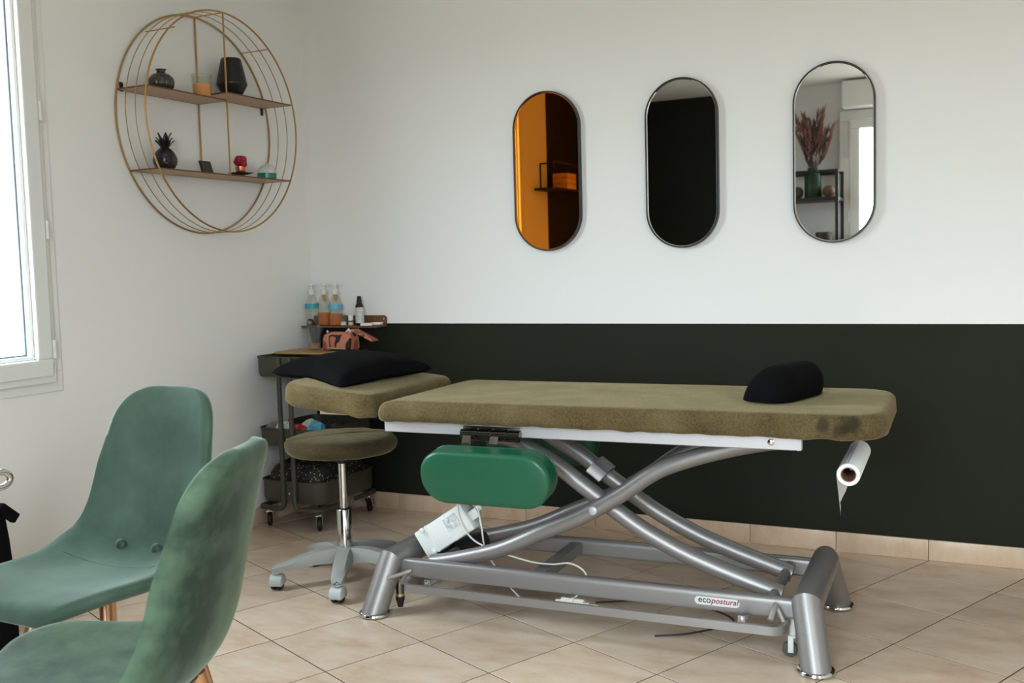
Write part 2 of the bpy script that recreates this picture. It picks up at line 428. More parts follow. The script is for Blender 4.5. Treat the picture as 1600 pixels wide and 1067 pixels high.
# window in the left wall (white tilt-and-turn sash, seen at the far left)
def window_left():
    root = bpy.data.objects.new('window_1', None); C.objects.link(root); struct(root)
    y0, y1, z0, z1 = WIN['y0'], WIN['y1'], WIN['z0'], WIN['z1']
    ty0, ty1, tz0, tz1 = y0-.07, -1.486, .742, z1+.06
    def frame(a0, a1, b0, b1, w, xc, d, name, m, bev=.003):
        # rectangular ring in the y z plane
        mb = MB()
        mb.box((xc, (a0+a1)/2, b0+w/2), (d, a1-a0, w), bevel=bev); mb.box((xc, (a0+a1)/2, b1-w/2), (d, a1-a0, w), bevel=bev)
        mb.box((xc, a0+w/2, (b0+b1)/2), (d, w, b1-b0-2*w), bevel=bev); mb.box((xc, a1-w/2, (b0+b1)/2), (d, w, b1-b0-2*w), bevel=bev)
        return mb.build(name, m, root, smooth=False)
    frame(ty0, ty1, tz0, tz1, .072, .004, .012, 'casing', M['pvc'])
    frame(y0-.02, -1.53, .778, z1+.02, .06, .010, .045, 'frame', M['pvc'])
    frame(y0-.005, -1.553, .802, z1+.004, .062, .026, .05, 'sash', M['pvc'], .006)
    frame(y0+.057, -1.615, .864, z1-.058, .014, .018, .03, 'glazing_bead', M['pvc_in'], .004)
    frame(y0+.071, -1.629, .878, z1-.072, .006, .006, .012, 'seal', M['seal'], .001)
    MB().box((.002, (y0-1.56)/2, (z0+z1)/2+.03), (.006, -1.56-y0-.12, z1-z0-.14)).build('pane', M['pane'], root, smooth=False)
    for z in (.897, 1.313, 1.722):
        h = MB(); h.lathe([(.0001, -.034), (.007, -.032), (.007, -.002), (.0055, -.002), (.0055, .002), (.007, .002), (.007, .032), (.0001, .034)], (.047, -1.545, z), 12)
        h.build('hinge', M['pvc'], root)
window_left()

# glazed door and window in the front wall behind the camera (door seen in the mirror; window unseen, added for the bright back wall)
def glazed(name, D, leaves, knob):
    root = bpy.data.objects.new(name, None); C.objects.link(root); struct(root)
    y = ROOM_Y
    def ring(x0, x1, z0, z1, w, yc, d, nm, m, bev=.004):
        mb = MB()
        mb.box(((x0+x1)/2, yc, z0+w/2), (x1-x0, d, w), bevel=bev); mb.box(((x0+x1)/2, yc, z1-w/2), (x1-x0, d, w), bevel=bev)
        mb.box((x0+w/2, yc, (z0+z1)/2), (w, d, z1-z0-2*w), bevel=bev); mb.box((x1-w/2, yc, (z0+z1)/2), (w, d, z1-z0-2*w), bevel=bev)
        return mb.build(nm, m, root, smooth=False)
    ring(D['x0']-.05, D['x1']+.05, D['z0']-.05, D['z1']+.05, .085, y+.01, .06, 'frame', M['pvc'])
    W = (D['x1']-D['x0']-.05)/leaves
    for k in range(leaves):
        a = D['x0']+.025+W*k; b = a+W
        ring(a+.003, b-.003, D['z0']+.02, D['z1']-.02, .075, y+.03, .05, 'sash', M['pvc'])
        MB().box(((a+b)/2, y+.02, (D['z0']+D['z1'])/2), (W-.14, .006, D['z1']-D['z0']-.18)).build('pane', M['pane'], root, smooth=False)
    for z in (.35, .5, .8):
        if z*2.7+.2 < D['z1']-.1 and z*2.7+.2 > D['z0']:
            MB().lathe([(.0001, -.04), (.008, -.038), (.008, .038), (.0001, .04)], (D['x0']+.02, y+.062, z*2.7+.2-.1), 10).build('hinge', M['pvc'], root)
    if knob:
        mb = MB(); xk = D['x0']+.025+W-.035
        mb.box((xk, y+.06, 1.05), (.028, .012, .14), bevel=.004); mb.tube([(xk, y+.062, 1.08), (xk, y+.1, 1.08), (xk-.11, y+.1, 1.08)], .009, 10)
        mb.build('door_handle', M['white_plastic'], root)
glazed('door_1', DOOR, 1, True)
glazed('window_2', DOOR2, 1, False)
o = MB().box(((DOOR['x0']+DOOR['x1'])/2+.06, ROOM_Y+.10, 2.375), (DOOR['x1']-DOOR['x0']+.14, .198, .20), bevel=.008).build('trim_1', M['pvc'], None, False); struct(o)

# ------------------------------------------------------------------ massage table
TA = R(2.3993)
TC = Vector((1.86946, -.96556, 0))
table = thing('massage_table', 'olive plush-covered massage table on a silver scissor-lift base', 'massage table', TC, TA)
def build_table(t):
    st = M['steel']
    # end frames : thick tube crossbar, two splayed legs, chrome feet
    for sx in (-1, 1):
        r = .043
        def cyl_ring(o_, d_, r_, nrm, at):
            N_ = Vector((1, 0, 0)); N_ = (N_-d_*N_.dot(d_)).normalized(); B_ = d_.cross(N_); out_ = []
            for k in range(28):
                q = o_+(N_*math.cos(2*PI*k/28)+B_*math.sin(2*PI*k/28))*r_
                out_.append(q+d_*((at-q).dot(nrm)/d_.dot(nrm)))
            return out_
        ends = []
        for sy in (-1, 1):
            a = Vector((sx*.677, sy*.222, .168)); b = Vector((sx*.708, sy*.287, .012)); d = (b-a).normalized()
            e = Vector((0, sy, 0)); ends.append(cyl_ring(a, Vector((0, 1, 0)), r, (e+d).normalized(), a))
        MB().loft(ends).build('crossbar', st, t)
        for sy in (-1, 1):
            a = Vector((sx*.677, sy*.222, .168)); b = Vector((sx*.708, sy*.287, .012)); d = (b-a).normalized()
            e = Vector((0, sy, 0))
            MB().loft([cyl_ring(a, d, r, (e+d).normalized(), a), cyl_ring(b, d, r*.97, Vector((0, 0, 1)), b)]).build('leg', st, t)
            f = MB(); f.lathe([(.030, .0), (.047, .001), (.0525, .004), (.0525, .009), (.050, .0125), (.040, .015)], (b.x, b.y, 0), 32)
            f.build('foot_plate', M['chrome'], t)
    # base beams
    prof = [(x, y) for x, y in [(-.017, -.026), (-.015, -.029), (.015, -.029), (.017, -.026), (.017, -.020), (.017, .010), (.017, .018), (.014, .025), (.007, .029), (-.007, .029), (-.014, .025), (-.017, .018), (-.017, .010), (-.017, -.020)]]
    for sy in (-1, 1):
        MB().sweep([(-.645, sy*.205, .150), (.645, sy*.205, .150)], prof).build('base_beam', st, t)
    MB().sweep([(-.162, -.185, .150), (-.162, .185, .150)], [(-.02, -.018), (.02, -.018), (.02, .018), (-.02, .018)]).build('cross_member', st, t)
    # scissor arms
    outer = [(-.553, .158), (-.53, .162), (-.449, .180), (-.298, .225), (-.153, .293), (-.046, .340), (.029, .380), (.124, .440), (.229, .513), (.344, .560), (.458, .594), (.552, .615), (.61, .625)]
    for sy in (-1, 1):
        MB().tube(catmull([(x, sy*.160, z) for x, z in outer], 5), .0258, 20).build('scissor_arm', st, t)
    inner = [(.590, .152), (.514, .176), (.403, .211), (.287, .254), (.168, .312), (.072, .373), (-.036, .446), (-.111, .499), (-.20, .548), (-.26, .578), (-.40, .604)]
    for sy in (-1, 1):
        MB().tube(catmull([(x, sy*.105, z) for x, z in inner], 5), .0275, 20).build('scissor_arm', st, t)
    MB().tube([(.031, -.184, .382), (.031, .184, .382)], .014, 16).build('pivot_axle', st, t)
    for sy in (-1, 1):
        MB().lathe([(.0001, 0), (.0135, 0), (.0135, .003), (.010, .0055), (.0001, .006)], (.031, 0, .382), 20, 'y').xf(Matrix.Translation((0, sy*.1848, 0)) @ Matrix.Scale(sy, 4, (0, 1, 0))).build('pivot_cap', M['rail'], t)
    MB().tube([(.572, -.17, .158), (.572, .17, .158)], .0165, 16).build('lower_axle', st, t)
    MB().tube([(.56, -.17, .622), (.56, .17, .622)], .012, 12).build('upper_axle', st, t)
    MB().tube([(-.535, -.17, .160), (-.535, .17, .160)], .014, 12).build('lower_axle', st, t)
    # steel strap joining the two inner arms, and the lifting arm stub
    mb = MB()
    cpt = Vector((-.035, .105, .448)); dd = Vector((.073, 0, -.054)).normalized()
    nn = Vector((dd.z*-1, 0, dd.x)); ln = Vector((0, 1, 0))
    path = [(-.155, -.004), (-.12, .026), (-.05, .0365), (.02, .033), (.034, .012), (.036, -.02)]
    rings = []
    for (py, pn) in path:
        q = cpt+ln*py*.62+nn*(pn)
        rings.append([q-dd*.028, q+dd*.028, q+dd*.028+nn*.004, q-dd*.028+nn*.004])
    mb.loft(rings); mb.build('strap', st, t)
    # upper frame rails
    for sy in (-1, 1):
        rl = MB().box((.008, sy*.255, .636), (1.325, .03, .040), bevel=.002, seg=1).build('rail', M['rail'], t, False)
        if sy < 0:
            MB().lathe([(.0001, 0), (.0095, 0), (.0095, -.004), (.006, -.006), (.0001, -.006)], (.588, -.2702, .637), 16, 'y').build('bolt', M['chrome'], rl)
            MB().box((.6615, -.2706, .636), (.004, .0025, .040)).build('end_cap', M['rail'], rl, False)
    for x in (-.62, -.12, .55):
        MB().box((x, 0, .636), (.04, .48, .03), bevel=.002).build('cross_rail', M['rail'], t, False)
    MB().box((.0, 0, .658), (1.5, .50, .008)).build('bed_panel', M['black_plastic'], t, False)
    # headrest support
    mb = MB().box((-.80, -.16, .655), (.34, .03, .014), bevel=.002); mb.box((-.80, .16, .655), (.34, .03, .014), bevel=.002); mb.box((-.66, 0, .655), (.03, .36, .014))
    mb.build('headrest_bracket', mat('beige_bracket', (196, 176, 152), .5), t, False)
    # plush covered cushions
    def cushion(x0, x1, w, radii, zb, zt, rr, seed, sag=.0):
        out = resample(rrect(x0, x1, -w/2, w/2, radii), 260)
        lay = []
        h = zt-zb
        prof = [(.035, zb+.004), (.012, zb), (.0035, zb+.006), (0, zb+.018)]
        prof += [(0.0, zb+.018+(h-.018-rr)*u) for u in (.35, .7, 1.)]
        for k in range(1, 7):
            a = R(90*k/6); prof.append((rr-rr*math.cos(a), zt-rr+rr*math.sin(a)))
        for e in (.05, .08, .12, .17, .23, .28): prof.append((e if e < w/2-.01 else w/2-.02, zt+.002*min(1, e/.15)))
        rings = []
        for (d, z) in prof:
            ring = inset(out, d)
            if d > .03:   # shrink towards the centre line to avoid self crossing corners
                cx = (x0+x1)/2
                ring = [Vector((cx+(p.x-cx)*(1-2*d/(x1-x0)), p.y*(1-2*d/w), 0)) for p in out]
            q = []
            for p in ring:
                pp = Vector((p.x, p.y, z))
                amp = .0035 if d < .03 else .0015
                nzv = noise.noise(Vector((p.x*9+seed, p.y*9, z*14)))*amp+noise.noise(Vector((p.x*26+seed, p.y*26, z*30)))*amp*.55
                c2 = Vector((p.x-(x0+x1)/2, p.y, 0))
                nrm = Vector((0, 0, 1)) if d > .03 else Vector((p.x-min(max(p.x, x0+.1), x1-.1), p.y-min(max(p.y, -w/2+.05), w/2-.05), 0)).normalized()
                if z < zb+.02: pp.z += noise.noise(Vector((p.x*22+seed, p.y*22, 3.3)))*.004
                q.append(pp+nrm*nzv)
            rings.append(q)
        return MB().loft(rings)
    c = cushion(-.672, .892, .625, (.115, .115, .05, .05), .655, .723, .026, 0)
    # slight corner droop at the head end
    for p in c.v:
        if p.x < -.58: p.z -= (.0 + (-.58-p.x)/.09)**2*.016 * (1 if p.z > .69 else .2)
    c.build('mattress', M['plush'], t, angle=80)
    h = cushion(-.385, 0, .615, (.05, .05, .11, .11), -.030, .046, .028, 5)
    h.xf(Matrix.Translation((-.686, 0, .688)) @ Matrix.Rotation(R(6.0), 4, 'Y'))
    h.build('headrest', M['plush'], t, angle=80)
    # green armrest pads with hinge
    for sy in (-1, 1):
        w, hgt, dp = .432, .168, .090
        rr = .072
        out = resample(rrect(-w/2, w/2, -hgt/2, hgt/2, (.085, .075, .075, .085)), 120)
        rings = []
        for (d, y) in [(.03, 0), (.010, .0005), (.003, .004), (0, .010), (-.0008, .013), (.0034, .0145), (-.0004, .016), (0, .04), (0, .062), (.0, dp-.022), (.0015, dp-.0195), (-.0005, dp-.018), (.001, dp-.012), (.006, dp-.004), (.016, dp)]:
            q = inset(out, d) if d < .02 else [p*.72 for p in out]
            rings.append([Vector((p.x, y, p.y)) for p in q])
        pd = MB().loft(rings)
        pd.xf(Matrix.Translation((-.254 if sy < 0 else -.345, -.378 if sy < 0 else .378, .497)) @ Matrix.Rotation(R(9 if sy < 0 else 180), 4, 'X' if sy < 0 else 'Z'))
        armo = pd.build('armrest_pad', M['green_vinyl'], t, angle=50)
        x0 = -.29 if sy < 0 else -.39
        for dx in (-.048, .046):
            xx = x0+dx
            path = [(xx, sy*.284, .626), (xx, sy*.302, .622), (xx, sy*.312, .60), (xx, sy*.318, .57), (xx, sy*.320, .54)]
            rings = []
            for i, p in enumerate(path):
                ww = .012+.0015*i; pv = Vector(p)
                rings.append([pv+Vector((-ww, -.002, 0)), pv+Vector((ww, -.002, 0)), pv+Vector((ww, .002, 0)), pv+Vector((-ww, .002, 0))])
            MB().loft(rings).build('hinge_strap', M['chrome'], armo, False)
        cl = MB(); cl.tube([(x0-.076, sy*.284, .626), (x0+.125, sy*.284, .626)], .0125, 16)
        cl.tube([(x0-.070, sy*.284, .608), (x0+.122, sy*.284, .608)], .005, 10)
        cl.box((x0+.024, sy*.273, .636), (.198, .006, .022), bevel=.001)
        for dx in (-.026, .022, .024+.05): cl.tube([(x0+dx, sy*.284, .626), (x0+dx+.006, sy*.284, .626)], .0155, 16)
        cl.build('hinge_clamp', M['chrome_dark'], armo)
    # maker's plate
    lg = MB(); rings = []
    for y in (-.2216, -.2226):
        rings.append([Vector((x*1, y, z)) for x, z in [(p[1], p[0]) for p in stadium(.024, .132, 10)]])
    lg.loft(rings); lg.xf(Matrix.Translation((.421, 0, .148)))
    plate = lg.build('name_plate', mat('plate_white', (205, 205, 203), .4), t, False)
    def word(body, x, size, shear, m, nm, bold):
        cu = bpy.data.curves.new('w', 'FONT'); cu.body = body; cu.size = size; cu.shear = shear; cu.extrude = .0003; cu.offset = bold
        tmp = bpy.data.objects.new('w', cu); C.objects.link(tmp)
        dg = bpy.context.evaluated_depsgraph_get(); dg.update()
        me = bpy.data.meshes.new_from_object(tmp.evaluated_get(dg)); bpy.data.objects.remove(tmp)
        wdt = max(v.co.x for v in me.vertices)
        me.materials.clear(); me.materials.append(m)
        o = bpy.data.objects.new(nm, me); C.objects.link(o); o.parent = plate
        o.location = (x, -.2231, .1435); o.rotation_euler = (R(90), 0, 0)
        return wdt
    w1 = word('eco', .3655, .0260, 0, mat('ink_dark_green', (20, 44, 40), .5), 'lettering', .0003)
    word('postural', .3655+w1+.0005, .0238, .25, mat('ink_red', (132, 20, 40), .5), 'lettering', .0003)
    # foot-control bar that runs round the base
    loop = []
    for (cx, cy, a0) in ((.585, -.262, -90), (.585, .262, 0), (-.56, .262, 90), (-.56, -.262, 180)):
        for k in range(7):
            a = R(a0+15*k); loop.append((cx+.035*math.cos(a), cy+.035*math.sin(a), .108))
    MB().sweep(loop, [(-.006, -.0125), (.006, -.0125), (.006, .0125), (-.006, .0125)], closed=True).build('control_bar', st, t, angle=30)
    for (x, sy) in ((-.505, -1), (.505, -1), (-.505, 1), (.505, 1)):
        b = MB().box((x, sy*.2880, .124), (.022, .004, .030), bevel=.001); b.box((x, sy*.250, .119), (.022, .080, .004)); b.build('bracket', st, t, False)
        MB().lathe([(.0001, 0), (.006, 0), (.006, .003), (.0001, .004)], (x, 0, .131), 12, 'y').xf(Matrix.Translation((0, sy*.2900, 0)) @ Matrix.Scale(sy, 4, (0, 1, 0))).build('bolt', M['chrome'], t)
    # retractable casters with lever handles
    for sx in (-1, 1):
        for sy in (-1, 1):
            x = sx*.632; y = sy*.185
            if sx > 0:
                f = MB().tube([(x, y-.0, .115), (x, y, .055)], .010, 12); f.box((x-.004, y-.017, .038), (.016, .004, .046), bevel=.0015); f.box((x-.004, y+.010, .038), (.016, .004, .046), bevel=.0015); f.box((x-.002, y-.003, .062), (.02, .032, .006), bevel=.001); fo = f.build('caster_fork', M['white_plastic'], t)
                MB().lathe([(.006, -.0095), (.019, -.0095), (.0215, -.007), (.0215, .007), (.019, .0095), (.006, .0095)], (x-.008, y-.004, .0225), 24, 'y').build('wheel', mat('grey_rubber', (70, 70, 70), .6), fo)
            else:
                f = MB().lathe([(.014, 0), (.015, .02), (.013, .045), (.012, .09)], (x-.025, y-.02, .050), 16); fo = f.build('jack_leg', M['chrome_dark'], t)
                MB().lathe([(.0155, .0), (.0155, .010)], (x-.025, y-.02, .045), 16).build('ring', mat('brass_ring', (190, 170, 140), .3, .9), fo)
                MB().lathe([(.0001, 0), (.009, 0), (.011, .012), (.016, .028), (.0155, .036)], (x-.025, y-.02, .008), 16).build('rubber_tip', M['rubber'], fo)
            if sx > 0:
                lv = MB(); lv.lathe([(.0001, 0), (.008, 0), (.010, -.004), (.0001, -.006)], (.592, sy*.222, .160), 16, 'y')
                lv.tube(catmull([(.592, sy*.226, .160), (.588, sy*.245, .152), (.582, sy*.268, .128)], 6), .0085, 14)
                lv.tube(catmull([(.592, sy*.228, .158), (.604, sy*.238, .14), (.618, sy*.245, .112)], 6), .0068, 12)
            else:
                lv = MB(); lv.tube(catmull([(-.600, sy*.222, .142), (-.625, sy*.240, .134), (-.665, sy*.275, .125)], 6), .0075, 14)
                lv.tube([(-.612, sy*.23, .14), (-.645, sy*.215, .095)], .0095, 12)
            lv.build('lever', mat('grey_lever', (150, 145, 140), .45, .3), t)
    # actuator and control box
    ac = MB(); ac.tube([(-.56, .02, .165), (-.44, .02, .19)], .034, 20); ac.tube([(-.57, -.05, .165), (-.57, .09, .165)], .028, 16)
    ac.build('lift_motor', M['black_plastic'], t)
    bx = MB(); bx.box((0, 0, 0), (.215, .075, .098), bevel=.005)
    bx.box((-.055, 0, 0), (.008, .079, .102), bevel=.003); bx.box((.03, -.0, 0), (.006, .078, .101), bevel=.002)
    Mb = Matrix.Translation((-.527, -.085, .255)) @ Matrix.Rotation(R(-33), 4, 'Y')
    bo = bx.xf(Mb).build('control_box', M['white_plastic'], t)
    lab = MB().box((.045, -.0385, .012), (.055, .0015, .045)).xf(Mb).build('sticker', mat('sticker_pale', (228, 230, 232), .5, var=(150, 154, 160), var_scale=90), bo, False)
    for z in (-.042, .042):
        MB().lathe([(.0001, 0), (.009, 0), (.009, -.010), (.006, -.012), (.0001, -.012)], (-.068, -.036, z), 14, 'y').xf(Mb).build('screw', M['white_plastic'], bo)
    pg = MB().box((.125, -.01, -.006), (.035, .03, .034), bevel=.005).box((.15, -.008, .004), (.02, .02, .02), bevel=.004).xf(Mb).build('plug', M['white_plastic'], bo)
    pg = MB().box((-.085, -.03, -.072), (.012, .012, .032), bevel=.003).xf(Mb).build('clip', M['rail'], bo)
    MB().tube(catmull([(-.47, -.125, .36), (-.455, -.14, .31), (-.42, -.15, .26), (-.36, -.15, .225), (-.22, -.13, .185), (-.14, -.12, .178), (-.07, -.13, .19), (-.015, -.15, .175), (.0, -.17, .14), (-.02, -.20, .115), (-.04, -.225, .10)], 8), .003, 8).build('cable', M['cable_white'], t)
    MB().tube(catmull([(-.40, -.11, .34), (-.385, -.12, .28), (-.37, -.12, .20), (-.30, -.13, .11), (-.21, -.17, .06), (-.14, -.205, .07), (-.082, -.231, .097)], 8), .003, 8).build('cable', M['cable_white'], t)
    MB().tube(catmull([(-.05, .05, .006), (.1, .12, .006), (.3, .12, .006), (.42, .02, .006), (.32, -.12, .006), (.22, -.18, .006)], 8), .003, 8).build('cable', M['cable_black'], t)
    cn = MB(); cn.tube([(-.062, -.232, .098), (.012, -.232, .097)], .0155, 14); cn.tube([(-.080, -.232, .098), (.028, -.232, .097)], .008, 12)
    cn.tube([(-.028, -.232, .0975), (-.022, -.232, .0975)], .0185, 14)
    cn.build('cable_coupling', M['cable_white'], t)
    MB().tube(catmull([(.026, -.232, .097), (.055, -.232, .098), (.066, -.228, .085), (.060, -.215, .074), (.04, -.20, .075)], 8), .0026, 8).build('cable', M['cable_white'], t)
    MB().tube(catmull([(-.078, -.232, .098), (-.095, -.232, .090), (-.10, -.225, .08), (-.09, -.20, .078)], 8), .0026, 8).build('cable', M['cable_white'], t)
    # roll holder rod
    hr = MB().tube([(.782, -.06, .532), (.782, .26, .532)], .005, 10); hr.tube([(.782, .255, .532), (.78, .255, .66)], .006, 10); hr.build('roll_holder', M['chrome'], t)
build_table(table)
def on_table(x, y, z):
    return (TC.x+math.cos(TA)*x-math.sin(TA)*y, TC.y+math.sin(TA)*x+math.cos(TA)*y, z)

# paper roll hanging under the foot end
pr = thing('paper_roll', 'white paper roll with a torn end under the foot end of the table', 'paper roll', on_table(.782, -.15, .532), TA)
rl = MB()
seg = 32
rings = []
for (r, y) in [(.0215, .0), (.0215, .385), (.030, .385), (.0325, .383), (.0325, .002), (.031, 0)]:
    rings.append([Vector((r*math.cos(2*PI*k/seg), y, r*math.sin(2*PI*k/seg))) for k in range(seg)])
rl.loft(rings, False, False, True); rl.build('roll', M['paper'], pr)
cr = MB(); rings = []
for (r, y) in [(.019, .001), (.019, .384), (.0214, .384), (.0214, .001)]:
    rings.append([Vector((r*math.cos(2*PI*k/seg), y, r*math.sin(2*PI*k/seg))) for k in range(seg)])
cr.loft(rings, False, False, True).build('cardboard_core', M['card'], pr)
sh = MB(); nx, nz_ = 16, 14; vv = []; ff = []
low = [.120, .128, .118, .108, .100, .098, .095, .092, .09, .088, .086, .085, .084, .082, .08, .08, .08]
for i in range(nx+1):
    y = .003+.375*(i/nx)**1.15
    depth = low[i]
    for j in range(nz_+1):
        u = j/nz_
        if u < .25: a = PI*.5+PI*.5*(u/.25); x, z = .0332*math.cos(a), .0332*math.sin(a)
        else:
            w_ = (u-.25)/.75; x = -.0332+.010*w_*w_*(1 if i < 4 else .6)+.003*math.sin(w_*3+i*.5); z = -depth*w_
        vv.append((x, y + (.012*(u-.25)/.75 if u > .25 and i < 2 else 0), z))
for i in range(nx):
    for j in range(nz_):
        a = i*(nz_+1)+j; ff.append((a, a+1, a+nz_+2, a+nz_+1))
s_o = sh.add(vv, ff).build('loose_sheet', M['paper'], pr, angle=80)

# black pillow on the headrest
def pillow_mesh(lx, ly, h, n=28, flat=.5, seed=0):
    v = []; f = []
    def P(i, j, s):
        a, b = 2*i/n-1, 2*j/n-1
        k = max(0, (1-abs(a)**3)*(1-abs(b)**3))**.36
        pinch = 1-.10*(1-abs(b)**2)*abs(a)**3*0
        ex_ = a*(1-.07*(1-b*b)*abs(a)); ey_ = b*(1-.07*(1-a*a)*abs(b))
        w = noise.noise(Vector((a*1.7+seed, b*1.7, s*2.)))*.12+noise.noise(Vector((a*5+seed, b*5, s)))*.04
        return Vector((ex_*lx/2, ey_*ly/2, (h*.68 if s > 0 else -h*flat)*k*(1+w)))
    for s in (1, -1):
        o = len(v)
        for i in range(n+1):
            for j in range(n+1): v.append(P(i, j, s))
        for i in range(n):
            for j in range(n):
                q = (o+i*(n+1)+j, o+(i+1)*(n+1)+j, o+(i+1)*(n+1)+j+1, o+i*(n+1)+j+1)
                f.append(q if s > 0 else q[::-1])
    m = MB(); m.add(v, f); return m
pw = pillow_mesh(.412, .412, .098, seed=2, flat=.26)
for p in pw.v:
    kx = max(0, p.x/.2075)*max(0, -p.y/.2075)
    p.x += .010*kx; p.y -= .055*kx; p.z -= .014*kx
pil = pw.build('pillow', M['black_cloth'], None, angle=70)
pil.location = on_table(-.955, .02, .778); pil.rotation_euler = (R(0), R(1.0), TA-R(15))
tag(pil, 'flat square black cushion lying on the raised headrest', 'pillow')

# half-moon bolster at the foot end
def bolster():
    n, m = 36, 26; rings = []
    L = .30
    for i in range(m+1):
        u = i/m; y = (u-.5)*L
        e = abs(2*u-1); sc = (1-max(0, (e-.45)/.55)**2.4*.62)
        ring = []
        for k in range(n):
            a = 2*PI*k/n
            x = .082*math.copysign(abs(math.cos(a))**.85, math.cos(a))
            z = math.sin(a)
            z = .098*abs(z)**.9 if z > 0 else -.012*abs(z)**.7
            ring.append(Vector((x*(.35+.65*sc)*.94-.004+.26*max(0, z*sc)+.02*(u-.5), y, .012+z*sc)))
        rings.append(ring)
    return MB().loft(rings)
bo = bolster().build('bolster', M['black_cloth'], None, angle=70)
bo.location = on_table(.588, -.02, .7245); bo.rotation_euler = (R(0), 0, TA+R(-14))
tag(bo, 'rounded black bolster cushion near the foot end of the table', 'pillow')

# ------------------------------------------------------------------ stool
stool = thing('rolling_stool', 'round olive plush rolling stool on a grey five-star base', 'stool', (.866, -1.005, 0))
def build_stool(t):
    # five star base ; one arm points along the first caster direction
    a0 = math.atan2(-1.189+1.005, .691-.866)
    rc = .252
    MB().lathe([(.0001, .072), (.034, .072), (.045, .085), (.046, .11), (.036, .132), (.0001, .132)], (0, 0, 0), 24).build('hub', M['grey_plastic'], t)
    first = None
    for k in range(5):
        a = a0+2*PI*k/5
        d = Vector((math.cos(a), math.sin(a), 0)); s = Vector((-d.y, d.x, 0)); rings = []
        for (r, zt, zb, w) in [(.02, .130, .080, .030), (.06, .132, .078, .031), (.11, .127, .080, .029), (.17, .113, .076, .027), (.225, .097, .070, .0245), (.258, .088, .068, .021), (.270, .080, .068, .017)]:
            c = d*r
            rings.append([c+s*w+Vector((0, 0, zb)), c+s*w+Vector((0, 0, (zt+zb)/2+.006)), c+s*w*.72+Vector((0, 0, zt-.002)), c+Vector((0, 0, zt)), c-s*w*.72+Vector((0, 0, zt-.002)), c-s*w+Vector((0, 0, (zt+zb)/2+.006)), c-s*w+Vector((0, 0, zb)), c+Vector((0, 0, zb+.012))])
        lg = MB().loft(rings).build('leg', M['grey_plastic'], t, angle=35)
        c = d*rc
        yaw = [R(20), R(10), R(70), R(30), R(-40)][k]
        cs = MB()
        # hood over two wheels
        rings = []
        for x, q_ in [(-.024, .86), (-.0215, 1), (.0215, 1), (.024, .86)]:
            ring = []
            for q in range(14):
                an = R(-28+236*q/13); ring.append(Vector((x, .0275*q_*math.cos(an), .031+.0275*q_*math.sin(an))))
            rings.append(ring)
        cs.loft(rings); cs.tube([(0, 0, .05), (0, 0, .072)], .008, 12); cs.lathe([(.018, .062), (.018, .066)], (0, 0, 0), 18)
        cs.xf(Matrix.Translation(c) @ Matrix.Rotation(yaw, 4, 'Z'))
        co = cs.build('caster', M['grey_plastic2'], t)
        for sx in (-1, 1):
            w = MB().lathe([(.0001, -.0075), (.022, -.0075), (.0248, -.005), (.0248, .005), (.022, .0075), (.0001, .0075)], (sx*.0115, 0, .0252), 24, 'x')
            w.xf(Matrix.Translation(c) @ Matrix.Rotation(yaw, 4, 'Z'))
            w.build('wheel', M['black_plastic'], co)
    MB().lathe([(.0265, .128), (.0265, .268), (.025, .270), (.0001, .270)], (0, 0, 0), 32).build('column', M['chrome'], t)
    MB().lathe([(.0165, .266), (.0165, .274)], (0, 0, 0), 20).build('collar', M['black_plastic'], t)
    MB().lathe([(.0145, .268), (.0145, .478)], (0, 0, 0), 24).build('piston', M['chrome'], t)
    MB().lathe([(.019, .440), (.021, .465), (.05, .476), (.11, .482), (.11, .488)], (0, 0, 0), 24).build('seat_plate', M['black_plastic'], t)
    prof = [(.0001, .484), (.10, .483), (.165, .482), (.188, .484), (.199, .493), (.2045, .508), (.203, .523), (.192, .536), (.17, .543), (.13, .547), (.08, .549), (.04, .5495), (.0001, .55)]
    rings = []
    for r, h in prof:
        ring = []
        for k in range(72):
            a = 2*PI*k/72; nzv = noise.noise(Vector((math.cos(a)*3, math.sin(a)*3, h*20)))*.004+noise.noise(Vector((math.cos(a)*9, math.sin(a)*9, h*40)))*.002
            q = Vector((math.cos(a)*r, math.sin(a)*r, h))
            ring.append(q+Vector((math.cos(a), math.sin(a), 0))*nzv*(1 if r > .15 else .1)+Vector((0, 0, nzv*.6)))
        rings.append(ring)
    MB().loft(rings).build('seat', M['plush_shaded'], t, angle=80)
build_stool(stool)

